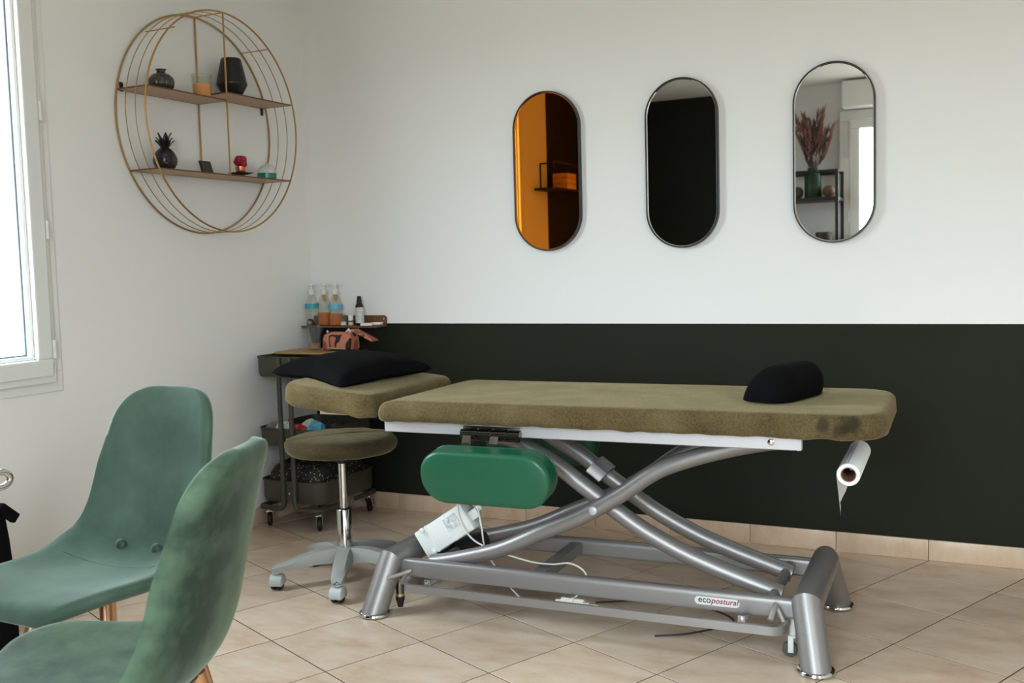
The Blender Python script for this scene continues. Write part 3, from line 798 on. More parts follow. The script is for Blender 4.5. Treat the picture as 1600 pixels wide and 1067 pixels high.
# ------------------------------------------------------------------ trolley in the corner
tr = thing('utility_trolley', 'olive-grey three-tier metal trolley in the corner', 'trolley', (.212, -.285, 0))
TX, TY = .175, .213        # half sizes
def build_trolley(t):
    m = M['trolley']
    def tray(z, h):
        outer = resample(rrect(-TX, TX, -TY, TY, (.055,)*4, 6), 64); inner = inset(outer, .0025); low = inset(outer, .006)
        def at(p, zz): return [Vector((q.x, q.y, zz)) for q in p]
        mb = MB()
        rim = inset(outer, -.004)
        rings = [at(low, z), at(outer, z+.02), at(outer, z+h-.008), at(rim, z+h-.006), at(rim, z+h), at(inner, z+h), at(inner, z+.012), at(inset(outer, .012), z+.004)]
        mb.loft(rings, True, True); return mb.build('tray', m, t, angle=35)
    for z, h in ((.122, .098), (.372, .082), (.683, .090)):
        to = tray(z, h)
        for sy in (-1, 1):
            MB().lathe([(.0001, 0), (.006, 0), (.005, .003), (.0001, .004)], (.004, 0, z+h*.45), 12, 'y').xf(Matrix.Translation((0, sy*(TY+.006), 0)) @ Matrix.Scale(sy, 4, (0, 1, 0))).build('screw', M['chrome'], to)
            pl = MB().box((.004, sy*(TY+.003), z+h*.5), (.066, .003, h*.98), bevel=.001).build('bracket', m, to, False)
    for sy in (-1, 1):
        y = sy*(TY+.010)
        for sx in (-1, 1):
            xc = .004
            path = [(xc+sx*.030, y, .770), (xc+sx*.030, y, .5), (xc+sx*.030, y, .2), (xc+sx*.030, y, .13)]
            path += [(xc+sx*(.030+.028*(1-math.cos(R(a)))), y, .13-.035*math.sin(R(a))) for a in (20, 45, 70, 90)]
            path += [(sx*.11, y, .098), (sx*.135, y, .098)]
            path += [(sx*(.135+.028*math.sin(R(a))), y-sy*.028*(1-math.cos(R(a))), .098) for a in (30, 60, 90)]
            path += [(sx*.163, sy*.05 if sy < 0 else sy*.05, .098)]
            MB().tube(path, .0112, 14).build('frame_tube', m, t)
    for sx in (-1, 1):
        for sy in (-1, 1):
            x, y = sx*.138, sy*.192
            fk = MB(); fk.tube([(x, y, .090), (x, y, .076)], .006, 10); fk.lathe([(.013, .072), (.014, .080), (.008, .084)], (x, y, 0), 16)
            yaw = {(-1, -1): R(35), (1, -1): R(35), (1, 1): R(15), (-1, 1): R(60)}[(sx, sy)]
            f2 = MB()
            for s in (-1, 1):
                f2.loft([[Vector((s*.0125, -.012, .072)), Vector((s*.0125, .010, .072)), Vector((s*.0145, .010, .072)), Vector((s*.0145, -.012, .072))],
                         [Vector((s*.0125, .006, .040)), Vector((s*.0125, .020, .040)), Vector((s*.0145, .020, .040)), Vector((s*.0145, .006, .040))],
                         [Vector((s*.0125, .012, .022)), Vector((s*.0125, .022, .022)), Vector((s*.0145, .022, .022)), Vector((s*.0145, .012, .022))]])
            f2.box((0, -.001, .072), (.029, .022, .003)); f2.xf(Matrix.Translation((x, y, 0)) @ Matrix.Rotation(yaw, 4, 'Z'))
            fk.add(f2.v, f2.f); fo = fk.build('caster', M['chrome'], t, angle=30)
            MB().lathe([(.008, -.010), (.022, -.010), (.0325, -.006), (.0325, .006), (.026, .010), (.008, .010)], (0, .018, .033), 24, 'x').xf(Matrix.Translation((x, y, 0)) @ Matrix.Rotation(yaw, 4, 'Z')).build('wheel', M['rubber'], fo)
build_trolley(tr)

# things in and on the trolley
bd = MB(); rr = resample(rrect(-.165, .175, -.13, .13, (.06,)*4, 8), 80)
rings = [[Vector((p.x, p.y, z)) for p in inset(rr, d)] for d, z in [(.012, 0), (0, .006), (0, .010), (.004, .011), (.012, .006), (.05, .0055)]]
bo = bd.loft(rings).build('serving_board', M['bamboo'], None); bo.location = (.235, -.30, .7737); tag(bo, 'yellow bamboo tray lying across the top of the trolley', 'tray')

jar = thing('brush_jar', 'clear jar of black tools standing on the bamboo tray', 'jar', (.165, -.215, .781))
MB().lathe([(.028, 0), (.030, .003), (.033, .08), (.036, .115), (.0345, .115), (.0315, .08), (.0285, .005), (.0001, .004)], (0, 0, 0), 24).build('glass', M['clear'], jar)
MB().lathe([(.0001, .006), (.027, .006), (.029, .03), (.0001, .031)], (0, 0, 0), 20).build('beads', mat('tan_beads', (192, 140, 92), .7, var=(120, 80, 50), var_scale=60), jar)
for (x, y, lx, ly, L, r) in ((-.010, .004, -.03, .01, .115, .009), (.008, -.008, .016, -.01, .12, .009), (.012, .01, .03, .02, .10, .007)):
    tl = MB().tube([(x*.5, y*.5, .02), (x+lx*.7, y+ly*.7, L)], [r*.7, r], 10); tl.build('tool_handle', M['black_plastic'], jar)
hd = MB(); hd.lathe([(.0001, -.006), (.020, -.006), (.0235, 0), (.020, .006), (.0001, .006)], (0, 0, 0), 24, 'y'); hd.xf(Matrix.Translation((.004, -.022, .122)) @ Matrix.Rotation(R(20), 4, 'X'))
ho = hd.build('tool_head', M['black_plastic'], jar)
MB().lathe([(.0001, -.0015), (.014, -.0015), (.014, .0015), (.0001, .0015)], (0, 0, 0), 20, 'y').xf(Matrix.Translation((.004, -.0295, .124)) @ Matrix.Rotation(R(20), 4, 'X')).build('tool_disc', M['chrome'], ho)
tw = thing('white_clip', 'small white plastic clip hanging beside the jar of tools', 'clip', (.228, -.20, .781))
w = MB().tube(catmull([(0, 0, .0), (-.004, 0, .03), (.006, 0, .06), (.002, 0, .088)], 6), .004, 8); w.tube([(-.018, 0, .058), (.014, 0, .064)], .003, 8)
w.build('stem', M['white_plastic'], tw); MB().ball((-.016, 0, .06), (.008, .006, .012), 10, 8).build('tip', M['black_plastic'], tw)

bag = thing('toiletry_case', 'terracotta case with black leaf print on the trolley', 'case', (.315, -.215, .7852), R(4))
bp_mat = mat('terracotta_leaf_print', (176, 108, 82), .7)
nt = bp_mat.node_tree; b = nt.nodes['Principled BSDF']
tc = nt.nodes.new('ShaderNodeTexCoord'); vo = nt.nodes.new('ShaderNodeTexNoise'); vo.inputs['Scale'].default_value = 12; vo.inputs['Detail'].default_value = 1
mp = nt.nodes.new('ShaderNodeMapping'); mp.inputs['Rotation'].default_value = (.3, .5, .7); mp.inputs['Scale'].default_value = (1.3, 1, .7)
nt.links.new(tc.outputs['Object'], mp.inputs[0]); nt.links.new(mp.outputs[0], vo.inputs[0])
rp = nt.nodes.new('ShaderNodeValToRGB'); rp.color_ramp.interpolation = 'CONSTANT'
rp.color_ramp.elements[0].color = (*lin((150, 78, 58)), 1); rp.color_ramp.elements[1].position = .44; rp.color_ramp.elements[1].color = (*lin((192, 122, 92)), 1)
e = rp.color_ramp.elements.new(.57); e.color = (*lin((34, 28, 26)), 1); e = rp.color_ramp.elements.new(.63); e.color = (*lin((182, 110, 82)), 1)
nt.links.new(vo.outputs['Fac'], rp.inputs[0]); nt.links.new(rp.outputs[0], b.inputs['Base Color'])
bb_ = MB(); rings = []
for (z, sx, sy) in [(0, .072, .045), (.006, .076, .048), (.05, .074, .046), (.066, .070, .040), (.078, .060, .022)]:
    rings.append([Vector((p.x, p.y, z)) for p in resample(rrect(-sx, sx, -sy, sy, (.014,)*4, 4), 40)])
bb_.loft(rings).build('body', bp_mat, bag)
fl_ = MB().box((0, 0, 0), (.125, .06, .007), bevel=.0025).xf(Matrix.Translation((.125, .0, .064)) @ Matrix.Rotation(R(25), 4, 'Y')).build('open_flap', bp_mat, bag)
MB().tube([(.03, -.0, .076), (.045, -.004, .09), (.055, 0, .074)], .006, 10).build('white_tag', M['white_plastic'], bag)
MB().tube([(-.03, -.052, .008), (.055, -.052, .004)], .0035, 8).build('zip_pull', M['chrome'], bag)

# parcels in the middle tray
cols = [((210, 214, 216), 'white'), ((176, 52, 46), 'red'), ((92, 164, 190), 'pale blue'), ((48, 44, 46), 'black'), ((206, 202, 196), 'cream'), ((150, 126, 118), 'dusty pink')]
spots = [(.160, -.445, .1), (.240, -.452, .0), (.318, -.430, .2), (.345, -.345, 1.5), (.25, -.375, .0), (.082, -.43, 1.4)]
for (c_, nm), (x, y, a) in zip(cols, spots):
    pm = pillow_mesh(.072, .052, .054, 10, seed=x*30)
    for p in pm.v: p += noise.noise_vector(p*70+Vector((x*9, 0, 0)))*.009
    o = pm.build('wrapped_packet', mat('foil_'+nm.replace(' ', '_'), c_, .3), None, angle=14)
    o.location = (x, y, .432+.012*(nm in ('white', 'pale blue', 'cream'))); o.rotation_euler = (.3*math.sin(a*5), .35*math.cos(a*3), a)
    tag(o, f'small crumpled {nm} packet in the middle tray of the trolley', 'packet', 'packets in the trolley')
# speckled black bag in the bottom tray
sm = mat('black_speckled', (13, 13, 12), .6)
nt = sm.node_tree; b = nt.nodes['Principled BSDF']; tc = nt.nodes.new('ShaderNodeTexCoord')
vo = nt.nodes.new('ShaderNodeTexVoronoi'); vo.inputs['Scale'].default_value = 95; nt.links.new(tc.outputs['Object'], vo.inputs['Vector'])
lt = nt.nodes.new('ShaderNodeMath'); lt.operation = 'LESS_THAN'; lt.inputs[1].default_value = .30; nt.links.new(vo.outputs['Distance'], lt.inputs[0])
sp = nt.nodes.new('ShaderNodeSeparateColor'); nt.links.new(vo.outputs['Color'], sp.inputs[0])
gt = nt.nodes.new('ShaderNodeMath'); gt.operation = 'GREATER_THAN'; gt.inputs[1].default_value = .55; nt.links.new(sp.outputs[0], gt.inputs[0])
mu = nt.nodes.new('ShaderNodeMath'); mu.operation = 'MULTIPLY'; nt.links.new(lt.outputs[0], mu.inputs[0]); nt.links.new(gt.outputs[0], mu.inputs[1])
mx = nt.nodes.new('ShaderNodeMix'); mx.data_type = 'RGBA'; nt.links.new(mu.outputs[0], mx.inputs[0]); mx.inputs[6].default_value = (*lin((13, 13, 12)), 1); mx.inputs[7].default_value = (*lin((150, 150, 96)), 1)
nt.links.new(mx.outputs[2], b.inputs['Base Color'])
rings = []
for (d, z) in [(.03, .0), (.008, .02), (.004, .07), (.012, .12), (.03, .15), (.07, .168), (.13, .172)]:
    q = resample(rrect(-TX+.012, TX-.012, -TY+.012, TY-.012, (.06,)*4, 6), 60)
    sx, sy = 1-d/TX, 1-d/TY
    rings.append([Vector((p.x*sx, p.y*sy, z+noise.noise(Vector((p.x*14, p.y*14, z*9)))*.010)) for p in q])
o = MB().loft(rings).build('speckled_bag', sm, None, angle=80); o.location = (.212, -.285, .1245); tag(o, 'black bag with pale speckles filling the bottom tray of the trolley', 'bag')

# ------------------------------------------------------------------ small wall shelf with bottles
ws = thing('wall_shelf', 'narrow brown wall shelf with a raised back above the trolley', 'shelf', (0, 0, 0))
MB().box((.219, -.052, .8785), (.424, .103, .009), bevel=.002).build('board', M['wood_brown'], ws)
bk = MB(); rings = []
for y in (-.0005, -.007):
    rings.append([Vector((p.x, y, p.y)) for p in resample(rrect(.007, .431, .883, .928, (.004, .010, .010, .004), 5), 50)])
bk.loft(rings).build('back_plate', M['wood_brown'], ws)
MB().lathe([(.0001, -.0105), (.004, -.0095), (.004, -.007)], (.418, 0, .911), 10, 'y').build('screw', M['chrome'], ws)
def pump_bottle(x, y, label, liquid, band, bandz, sc=1.):
    t = thing('pump_bottle', label, 'bottle', (x, y, .883), 0, 'pump bottles on the wall shelf')
    prof = [(.0001, .001), (.030, .001), (.033, .006), (.033, .085), (.030, .110), (.020, .135), (.0125, .148), (.0125, .156)]
    MB().lathe(prof, (0, 0, 0), 24, cap1=False).build('body', M['clear'], t)
    if liquid:
        MB().lathe([(.0001, .003), (.030, .003), (.0318, .008), (.0318, liquid), (.0001, liquid+.0005)], (0, 0, 0), 24).build('oil', mat('amber_oil', (190, 98, 10), .15), t)
        MB().lathe([(.0001, .112), (.007, .124), (.0095, .148)], (0, 0, 0), 14, cap1=False).build('funnel', mat('ochre_plastic', (190, 150, 50), .5), t)
    pm = MB(); pm.lathe([(.0135, .148), (.015, .150), (.015, .172), (.010, .174), (.005, .176), (.005, .190)], (0, 0, 0), 18)
    pm.tube(catmull([(0, 0, .190), (.002, -.0, .196), (.02, -.0, .197), (.034, 0, .192)], 5), .0055, 10); pm.lathe([(.0001, .202), (.012, .200), (.013, .192), (.006, .190)], (0, 0, 0), 16)
    pm.build('pump', M['white_plastic'], t)
    if band:
        rings = []
        for z in (bandz, bandz+.024):
            rings.append([Vector((.0334*math.cos(a), .0334*math.sin(a), z)) for a in [R(-150+q*(190 if band == 2 else 250)/20) for q in range(21)]]+[Vector((.0337*math.cos(a), .0337*math.sin(a), z)) for a in [R(-150+q*(190 if band == 2 else 250)/20) for q in range(20, -1, -1)]])
        MB().loft(rings).build('label_band', mat('teal_label', (50, 160, 172) if band == 1 else (96, 178, 200), .4), t)
pump_bottle(.046, -.064, 'empty clear pump bottle with a teal band, nearest the corner', 0, 1, .082)
pump_bottle(.114, -.060, 'pump bottle of amber oil without a label, middle of three', .062, 0, 0)
pump_bottle(.182, -.062, 'pump bottle of amber oil with a pale blue label, rightmost of three', .056, 2, .078)
t = thing('small_bottle', 'small clear vial with a white base beside the pump bottles', 'bottle', (.232, -.072, .883))
MB().lathe([(.0001, .001), (.014, .001), (.015, .004), (.015, .040), (.008, .050), (.008, .058), (.0001, .058)], (0, 0, 0), 18).build('body', M['clear'], t)
MB().lathe([(.0001, .002), (.0143, .002), (.0143, .018), (.0001, .018)], (0, 0, 0), 18).build('cream', M['white_plastic'], t)
t = thing('small_bottle', 'tiny dark bottle with a tall white cap', 'bottle', (.272, -.070, .883))
MB().lathe([(.0001, .001), (.012, .001), (.013, .004), (.013, .020), (.0001, .021)], (0, 0, 0), 18).build('body', mat('pale_label', (196, 188, 168), .5), t)
MB().lathe([(.0133, .018), (.0133, .024), (.0001, .025)], (0, 0, 0), 18).build('dark_band', M['black_plastic'], t)
MB().lathe([(.0125, .024), (.0125, .048), (.011, .050), (.0001, .050)], (0, 0, 0), 18).build('cap', M['white_plastic'], t)
t = thing('spray_bottle', 'dark bottle with a white label and black cap on the wall shelf', 'bottle', (.317, -.060, .883))
MB().lathe([(.0001, .001), (.0185, .001), (.020, .005), (.020, .088), (.016, .100), (.010, .106), (.0001, .106)], (0, 0, 0), 20).build('body', mat('dark_glass', (30, 20, 16), .15), t)
MB().lathe([(.0203, .012), (.0203, .086)], (0, 0, 0), 20, cap0=False, cap1=False).build('paper_label', mat('label_print', (216, 214, 210), .6, var=(170, 170, 170), var_scale=120), t)
MB().lathe([(.0125, .104), (.0125, .120), (.010, .124), (.010, .138), (.0001, .139)], (0, 0, 0), 18).build('cap', M['black_plastic'], t)
for k, (x, y, a, l) in enumerate([(.366, -.076, .30, 'flat white sachet lying at the right end of the wall shelf'), (.392, -.033, .10, 'small white sachet tucked behind another on the wall shelf')]):
    o = MB().box((0, 0, .006), (.055, .035, .012), bevel=.004).build('sachet', M['paper'], None); o.location = (x, y, .8832+.001*k+ (.0 if k == 0 else .0)); o.rotation_euler = (0, 0, a); tag(o, l, 'sachet', 'sachets on the wall shelf')

# ------------------------------------------------------------------ round brass wall shelf (left wall)
rs = thing('round_shelf', 'large round brass wire wall shelf with four rings', 'shelf', (0, 0, 0))
RY, RZ, RR, RD = -.724, 1.764, .447, .152
for k, x in enumerate((.006, .006+RD/3, .006+2*RD/3, .006+RD)):
    th = .0038 if k in (0, 3) else .0019
    MB().tube([(x, RY+RR*math.cos(2*PI*i/120), RZ+RR*math.sin(2*PI*i/120)) for i in range(120)], th, 8, True).build('ring', M['brass'], rs)
for (y, z) in ((-.998, 2.1), (-.724, RZ+RR), (-.443, 2.112), (-.724, RZ-RR)):
    MB().tube([(.006, y, z), (.006+RD, y, z)], .0022, 8).build('spacer_rod', M['brass'], rs)
for x in (.006, .006+RD):
    MB().tube([(x, RY, RZ+RR), (x, RY, 1.550)], .0036, 8).build('post', M['brass'], rs)
def plank(z, y0, y1):
    MB().box((.006+RD/2, (y0+y1)/2, z), (RD+.004, y1-y0, .004), bevel=.001, seg=1).build('plank', M['brass_plank'], rs, False)
    e = MB()
    for x in (.004, .008+RD): e.box((x, (y0+y1)/2, z), (.003, y1-y0, .0055))
    for y in (y0, y1): e.box((.006+RD/2, y, z), (RD+.004, .003, .0055))
    e.build('plank_edge', mat('bronze_edge', (110, 80, 56), .45, .5), rs, False)
plank(1.856, -1.157, RY); plank(1.889, RY, -.309); plank(1.551, -1.118, -.336)
for (y, z) in ((-1.135, 1.868), (-.318, 1.874)):
    b_ = MB(); b_.box((.003, y, z), (.004, .018, .036), bevel=.002); b_.lathe([(.0001, .006), (.004, .005), (.004, .003)], (0, y, z+.008), 10, 'x'); b_.lathe([(.0001, .006), (.004, .005), (.004, .003)], (0, y, z-.008), 10, 'x')
    b_.build('bracket', M['frame_black'], rs)

def on_shelf(name, label, cat, y, z, x=.08): return thing(name, label, cat, (x, y, z))
# ribbed smoked vase
t = on_shelf('bud_vase', 'small round ribbed smoked-glass vase on the round shelf', 'vase', -1.004, 1.8585)
smoke = mat('smoked_glass', (52, 46, 40), .18, coat=.4)
rings = []
for (r, h) in [(.0001, 0), (.026, 0), (.038, .008), (.047, .023), (.049, .037), (.045, .053), (.034, .065), (.021, .072), (.0165, .077), (.017, .082), (.0215, .087), (.019, .087), (.013, .077), (.0001, .06)]:
    rings.append([Vector((r*(1+.025*math.cos(20*a)*(h < .072))*math.cos(a), r*(1+.025*math.cos(20*a)*(h < .072))*math.sin(a), h)) for a in [2*PI*k/120 for k in range(120)]])
MB().loft(rings).build('body', smoke, t)
# candle glass
t = on_shelf('candle_glass', 'orange candle in a clear glass on the round shelf', 'candle', -.785, 1.8585, .085)
MB().lathe([(.034, 0), (.037, .003), (.042, .10), (.0395, .10), (.0345, .006), (.0001, .005)], (0, 0, 0), 28).build('glass', M['clear'], t)
MB().lathe([(.0001, .006), (.0325, .006), (.0352, .058), (.0345, .060), (.0001, .060)], (0, 0, 0), 24).build('wax', mat('orange_wax', (246, 142, 30), .5, var=(250, 168, 62), var_scale=30), t)
MB().tube([(0, 0, .06), (.001, 0, .068)], .001, 6).build('wick', M['black_plastic'], t)
# faceted black lantern
t = on_shelf('lantern', 'tall black faceted lantern on the right half of the round shelf', 'lantern', -.604, 1.8915, .085)
rings = []
for (r, h) in [(.0001, .004), (.036, .004), (.040, .007), (.064, .050), (.0645, .056), (.043, .155), (.040, .161), (.034, .162), (.032, .156), (.0001, .15)]:
    rings.append([Vector((r*math.cos(2*PI*k/24), r*math.sin(2*PI*k/24), h)) for k in range(24)])
MB().loft(rings).build('shade', mat('black_glass', (26, 24, 22), .35), t, False)
MB().lathe([(.0001, 0), (.030, 0), (.030, .005), (.0001, .005)], (0, 0, 0), 24).build('base', M['brass'], t)
# pineapple
t = on_shelf('pineapple_ornament', 'black ceramic pineapple on the lower plank of the round shelf', 'ornament', -1.003, 1.5535, .078)
pb = mat('black_ceramic', (22, 19, 19), .3, coat=.3)
rings = []
for i in range(17):
    u = i/16; h = .096*u; r = .0455*math.sin(PI*(.16+.80*u))**.75
    rings.append([Vector(((r*(1+.05*math.cos(9*a+(i % 2)*PI)))*math.cos(a), (r*(1+.05*math.cos(9*a+(i % 2)*PI)))*math.sin(a), h)) for a in [2*PI*k/54 for k in range(54)]])
MB().loft(rings).build('body', pb, t)
for (n, z0, L, lean, w) in ((7, .088, .030, .024, .009), (6, .100, .030, .018, .009), (5, .112, .036, .014, .009)):
    for k in range(n):
        a = 2*PI*k/n+z0*40; d = Vector((math.cos(a), math.sin(a), 0)); s = Vector((-d.y, d.x, 0)); rings = []
        for (u, ww, out) in [(0, .8, .012), (.35, 1., .013+lean*.25), (.7, .75, .013+lean*.6), (1., .08, .013+lean)]:
            c = d*out+Vector((0, 0, z0+L*u)); rings.append([c-s*w*ww, c+d*.003, c+s*w*ww, c-d*.003])
        MB().loft(rings).build('leaf', pb, t)
# small leaning black card
t = on_shelf('photo_stand', 'small black slanted photo stand on the round shelf', 'photo stand', -.774, 1.5535, .085)
Mf = Matrix.Rotation(R(-14), 4, 'Y') @ Matrix.Rotation(R(12), 4, 'X')
MB().box((0, 0, .030), (.006, .066, .060), bevel=.002).xf(Matrix.Rotation(R(-18), 4, 'Y')).build('frame', M['frame_black'], t)
MB().box((.0035, 0, .030), (.001, .052, .046)).xf(Matrix.Rotation(R(-18), 4, 'Y')).build('picture', mat('dark_print', (58, 50, 44), .4), t, False)
# flower candle holder
t = on_shelf('flower_holder', 'red dried flower in a copper cup on a dark square dish', 'ornament', -.575, 1.5535, .085)
dk = mat('dark_bronze', (70, 60, 50), .35, .6)
MB().lathe([(.014, 0), (.010, .012), (.0001, .012)], (0, 0, 0), 12).build('foot', M['clear'], t)
sq = []
for (s, z) in [(.012, .010), (.046, .020), (.047, .0215), (.014, .014)]:
    sq.append([Vector((s*1.2*math.cos(a), s*1.2*math.sin(a), z)) for a in (PI/5, PI/5+PI/2, PI/5+PI, PI/5+1.5*PI)])
MB().loft(sq).build('dish', dk, t, False)
MB().lathe([(.0001, .015), (.015, .015), (.021, .03), (.022, .048), (.020, .048), (.0001, .04)], (0, 0, 0), 16).build('cup', mat('copper', (206, 122, 96), .25, .9), t)
rd = mat('red_petals', (150, 24, 38), .7)
for k in range(9):
    a = 2.4*k; MB().ball((.014*math.cos(a), .014*math.sin(a), .060+.008*(k % 3)), (.016, .013, .018), 10, 8).build('petal', rd, t)
MB().tube(catmull([(0, .01, .06), (.0, .03, .075), (.0, .012, .088)], 4), .0014, 6).build('twig', M['frame_black'], t)
MB().tube([(0, -.01, .06), (0, -.045, .066)], .0012, 6).build('twig', M['frame_black'], t)
# crystal ball with green base
t = on_shelf('trinket_bowl', 'white domed trinket with a green glass base on the round shelf', 'ornament', -.402, 1.5535, .085)
MB().lathe([(.0001, 0), (.034, 0), (.042, .008), (.0435, .030), (.0001, .030)], (0, 0, 0), 24).build('base', mat('green_glass', (16, 120, 96), .12, coat=.5), t)
MB().lathe([(.0430, .0305), (.041, .044), (.032, .058), (.018, .068), (.008, .075), (.0001, .076)], (0, 0, 0), 24).build('dome', mat('marbled_white', (224, 222, 216), .3, var=(180, 178, 172), var_scale=24), t)

# ------------------------------------------------------------------ three oval mirrors on the back wall
def oval_mirror(x, z, w, h, m, label):
    t = thing('oval_mirror', label, 'mirror', (x, 0, z), 0, 'oval mirrors on the back wall')
    o = stadium(w, h, 28); i_ = stadium(w-.010, h-.010, 28)
    def rg(p, y): return [Vector((a, y, b)) for a, b in p]
    MB().loft([rg(o, -.001), rg(o, -.0265), rg(i_, -.0265), rg(i_, -.001)], closed=True).build('frame', M['frame_black'], t, angle=40)
    gl = MB().loft([rg(stadium(w-.009, h-.009, 28), -.012), rg(stadium(w-.009, h-.009, 28), -.018)]); gl.build('glass', m, t, False)
    # thin bevelled edge strip that catches the light
    a, b = stadium(w-.0098, h-.0098, 28), stadium(w-.0165, h-.0165, 28)
    MB().loft([rg(a, -.0205), rg(b, -.0182), rg(b, -.0180), rg(a, -.0180)], closed=True).build('bevel', m, t, False)
oval_mirror(1.2795, 1.5433, .309, .678, M['mirror_amber'], 'amber-tinted oval mirror, nearest the brass shelf')
oval_mirror(1.8735, 1.5385, .299, .679, M['mirror'], 'clear oval mirror in the middle of the three')
oval_mirror(2.4640, 1.5380, .299, .677, M['mirror'], 'clear oval mirror above the foot end of the table, reflecting dried flowers')

# ------------------------------------------------------------------ green velvet chairs
def chair_shell():
    prof = [(.235, .438), (.232, .452), (.215, .462), (.16, .4665), (.09, .463), (.02, .459), (-.05, .460), (-.105, .468), (-.150, .488), (-.180, .520), (-.200, .565), (-.216, .625), (-.232, .69), (-.247, .755), (-.262, .815), (-.272, .85), (-.276, .868)]
    P = catmull([(f, 0, z) for f, z in prof], 5)
    L = [0]
    for a, b in zip(P, P[1:]): L.append(L[-1]+(b-a).length)
    tot = L[-1]
    def half(s):
        # half width along the profile
        keys = [(0, .185), (.12, .212), (.28, .220), (.42, .217), (.50, .208), (.60, .196), (.75, .178), (.88, .160), (1., .138)]
        u = s/tot
        for (a, wa), (b, wb) in zip(keys, keys[1:]):
            if u <= b: w = wa+(wb-wa)*(u-a)/(b-a); break
        d1 = s; d2 = tot-s
        for d, rc in ((d1, .09), (d2, .085)):
            if d < rc: w -= rc-math.sqrt(max(0, rc*rc-(rc-d)**2))
        return max(w, .004)
    ns = 30; nv = len(P)
    top = []; bot = []
    for i, p in enumerate(P):
        a = P[max(i-1, 0)]; b = P[min(i+1, nv-1)]; tg = (b-a).normalized(); nrm = Vector((-tg.z, 0, tg.x))
        if nrm.dot(Vector((1, 0, 1))) < 0: nrm = -nrm
        u = L[i]/tot; w = half(L[i])
        curl = .024+.026*math.exp(-((u-.50)/.13)**2)+.040*min(1, max(0, (u-.5)/.25))
        ru, rd = [], []
        for k in range(ns+1):
            s = 2*k/ns-1
            yy = w*math.sin(s*PI/2)**1 if False else w*s
            lift = curl*(abs(yy)/.21)**2.2
            edge = max(0., 1-abs(s)**16)
            e2 = min(1., (min(L[i], tot-L[i])+.0006)/.03); e2 = math.sqrt(max(0, 1-(1-e2)**2))
            th = .036*(.35+.65*math.sqrt(edge))*(.35+.65*e2)
            pad_ = noise.noise(Vector((yy*8, L[i]*8, 0)))*.002
            q = p+Vector((0, yy, 0))+nrm*lift
            ru.append(q+nrm*(th*.42+pad_*edge)); rd.append(q-nrm*th*.58)
        top.append(ru); bot.append(rd)
    v = []; f = []
    W_ = ns+1
    for g in (top, bot):
        for r in g: v += r
    o = nv*W_
    for i in range(nv-1):
        for k in range(ns):
            q = (i*W_+k, i*W_+k+1, (i+1)*W_+k+1, (i+1)*W_+k); f.append(q); f.append(tuple(o+x for x in q[::-1]))
    for i in range(nv-1):
        for k in (0, ns): f.append((i*W_+k, (i+1)*W_+k, o+(i+1)*W_+k, o+i*W_+k))
    for k in range(ns):
        for i in (0, nv-1): f.append((i*W_+k, i*W_+k+1, o+i*W_+k+1, o+i*W_+k))
    iseam = min(range(nv), key=lambda i: abs(L[i]/tot-.375))
    seam = [top[iseam][k] for k in range(4, 25)]
    return MB().add(v, f), seam
def make_chair(label, loc, face_deg, m):
    t = thing('velvet_chair', label, 'chair', loc, R(face_deg), 'green velvet chairs')
    shm, seam = chair_shell()
    sh = shm.build('shell', m, t, angle=75)
    MB().tube(seam, .0016, 6).build('seam', M['button'], sh)
    for s in (-1, 1):
        MB().ball((-.131, s*.058, .496), (.012, .0165, .0165), 16, 10).build('button', M['button'], sh)
    for sx in (-1, 1):
        for sy in (-1, 1):
            a = Vector((sx*.10-.03, sy*.105, .440)); b = Vector((sx*.175-.03, sy*.185, .0))
            MB().tube([a, a.lerp(b, .5), b+Vector((0, 0, .004))], [.0135, .0115, .0085], 14).build('leg', M['copper_leg'], t)
    MB().box((-.01, 0, .438), (.24, .03, .010), bevel=.003).box((.11, 0, .438), (.03, .20, .010), bevel=.003).box((-.12, 0, .438), (.03, .20, .010), bevel=.003).build('under_frame', M['frame_black'], t, False)
    return t
make_chair('green velvet chair facing the window side, its two-button seat back in view', (1.186, -2.411, 0), -90, M['velvet'])
make_chair('nearest green velvet chair, seen from behind with a mottled worn backrest', (1.680, -2.846, 0), 202, M['velvet_stain'])

# black bag on a chrome hanger at the very left edge
bg_ = thing('black_bag', 'black fabric bag with a strap tab and chrome ring at the left edge', 'bag', (.60, -2.235, 0))
rings = []
for (z, w) in [(.0, .02), (.02, .024), (.25, .028), (.38, .022), (.45, .016), (.52, .006)]:
    rings.append([Vector((p.x, p.y, z)) for p in resample(rrect(-.06, .06, -.20, w, (.02, .02, .02, .02), 5), 40)])
MB().loft(rings).build('body', M['black_cloth'], bg_)
MB().box((0, 0, 0), (.02, .062, .028), bevel=.003).xf(Matrix.Translation((.05, .012, .522)) @ Matrix.Rotation(R(-42), 4, 'X')).build('strap_tab', M['black_cloth'], bg_)
MB().tube([(.04, .004+.030*math.cos(2*PI*k/24), .612+.021*math.sin(2*PI*k/24)) for k in range(24)], .009, 12, True).build('ring', M['chrome'], bg_)
MB().tube([(.04, -.02, .50), (.04, -.012, .612)], .008, 10).build('strap', M['black_cloth'], bg_)

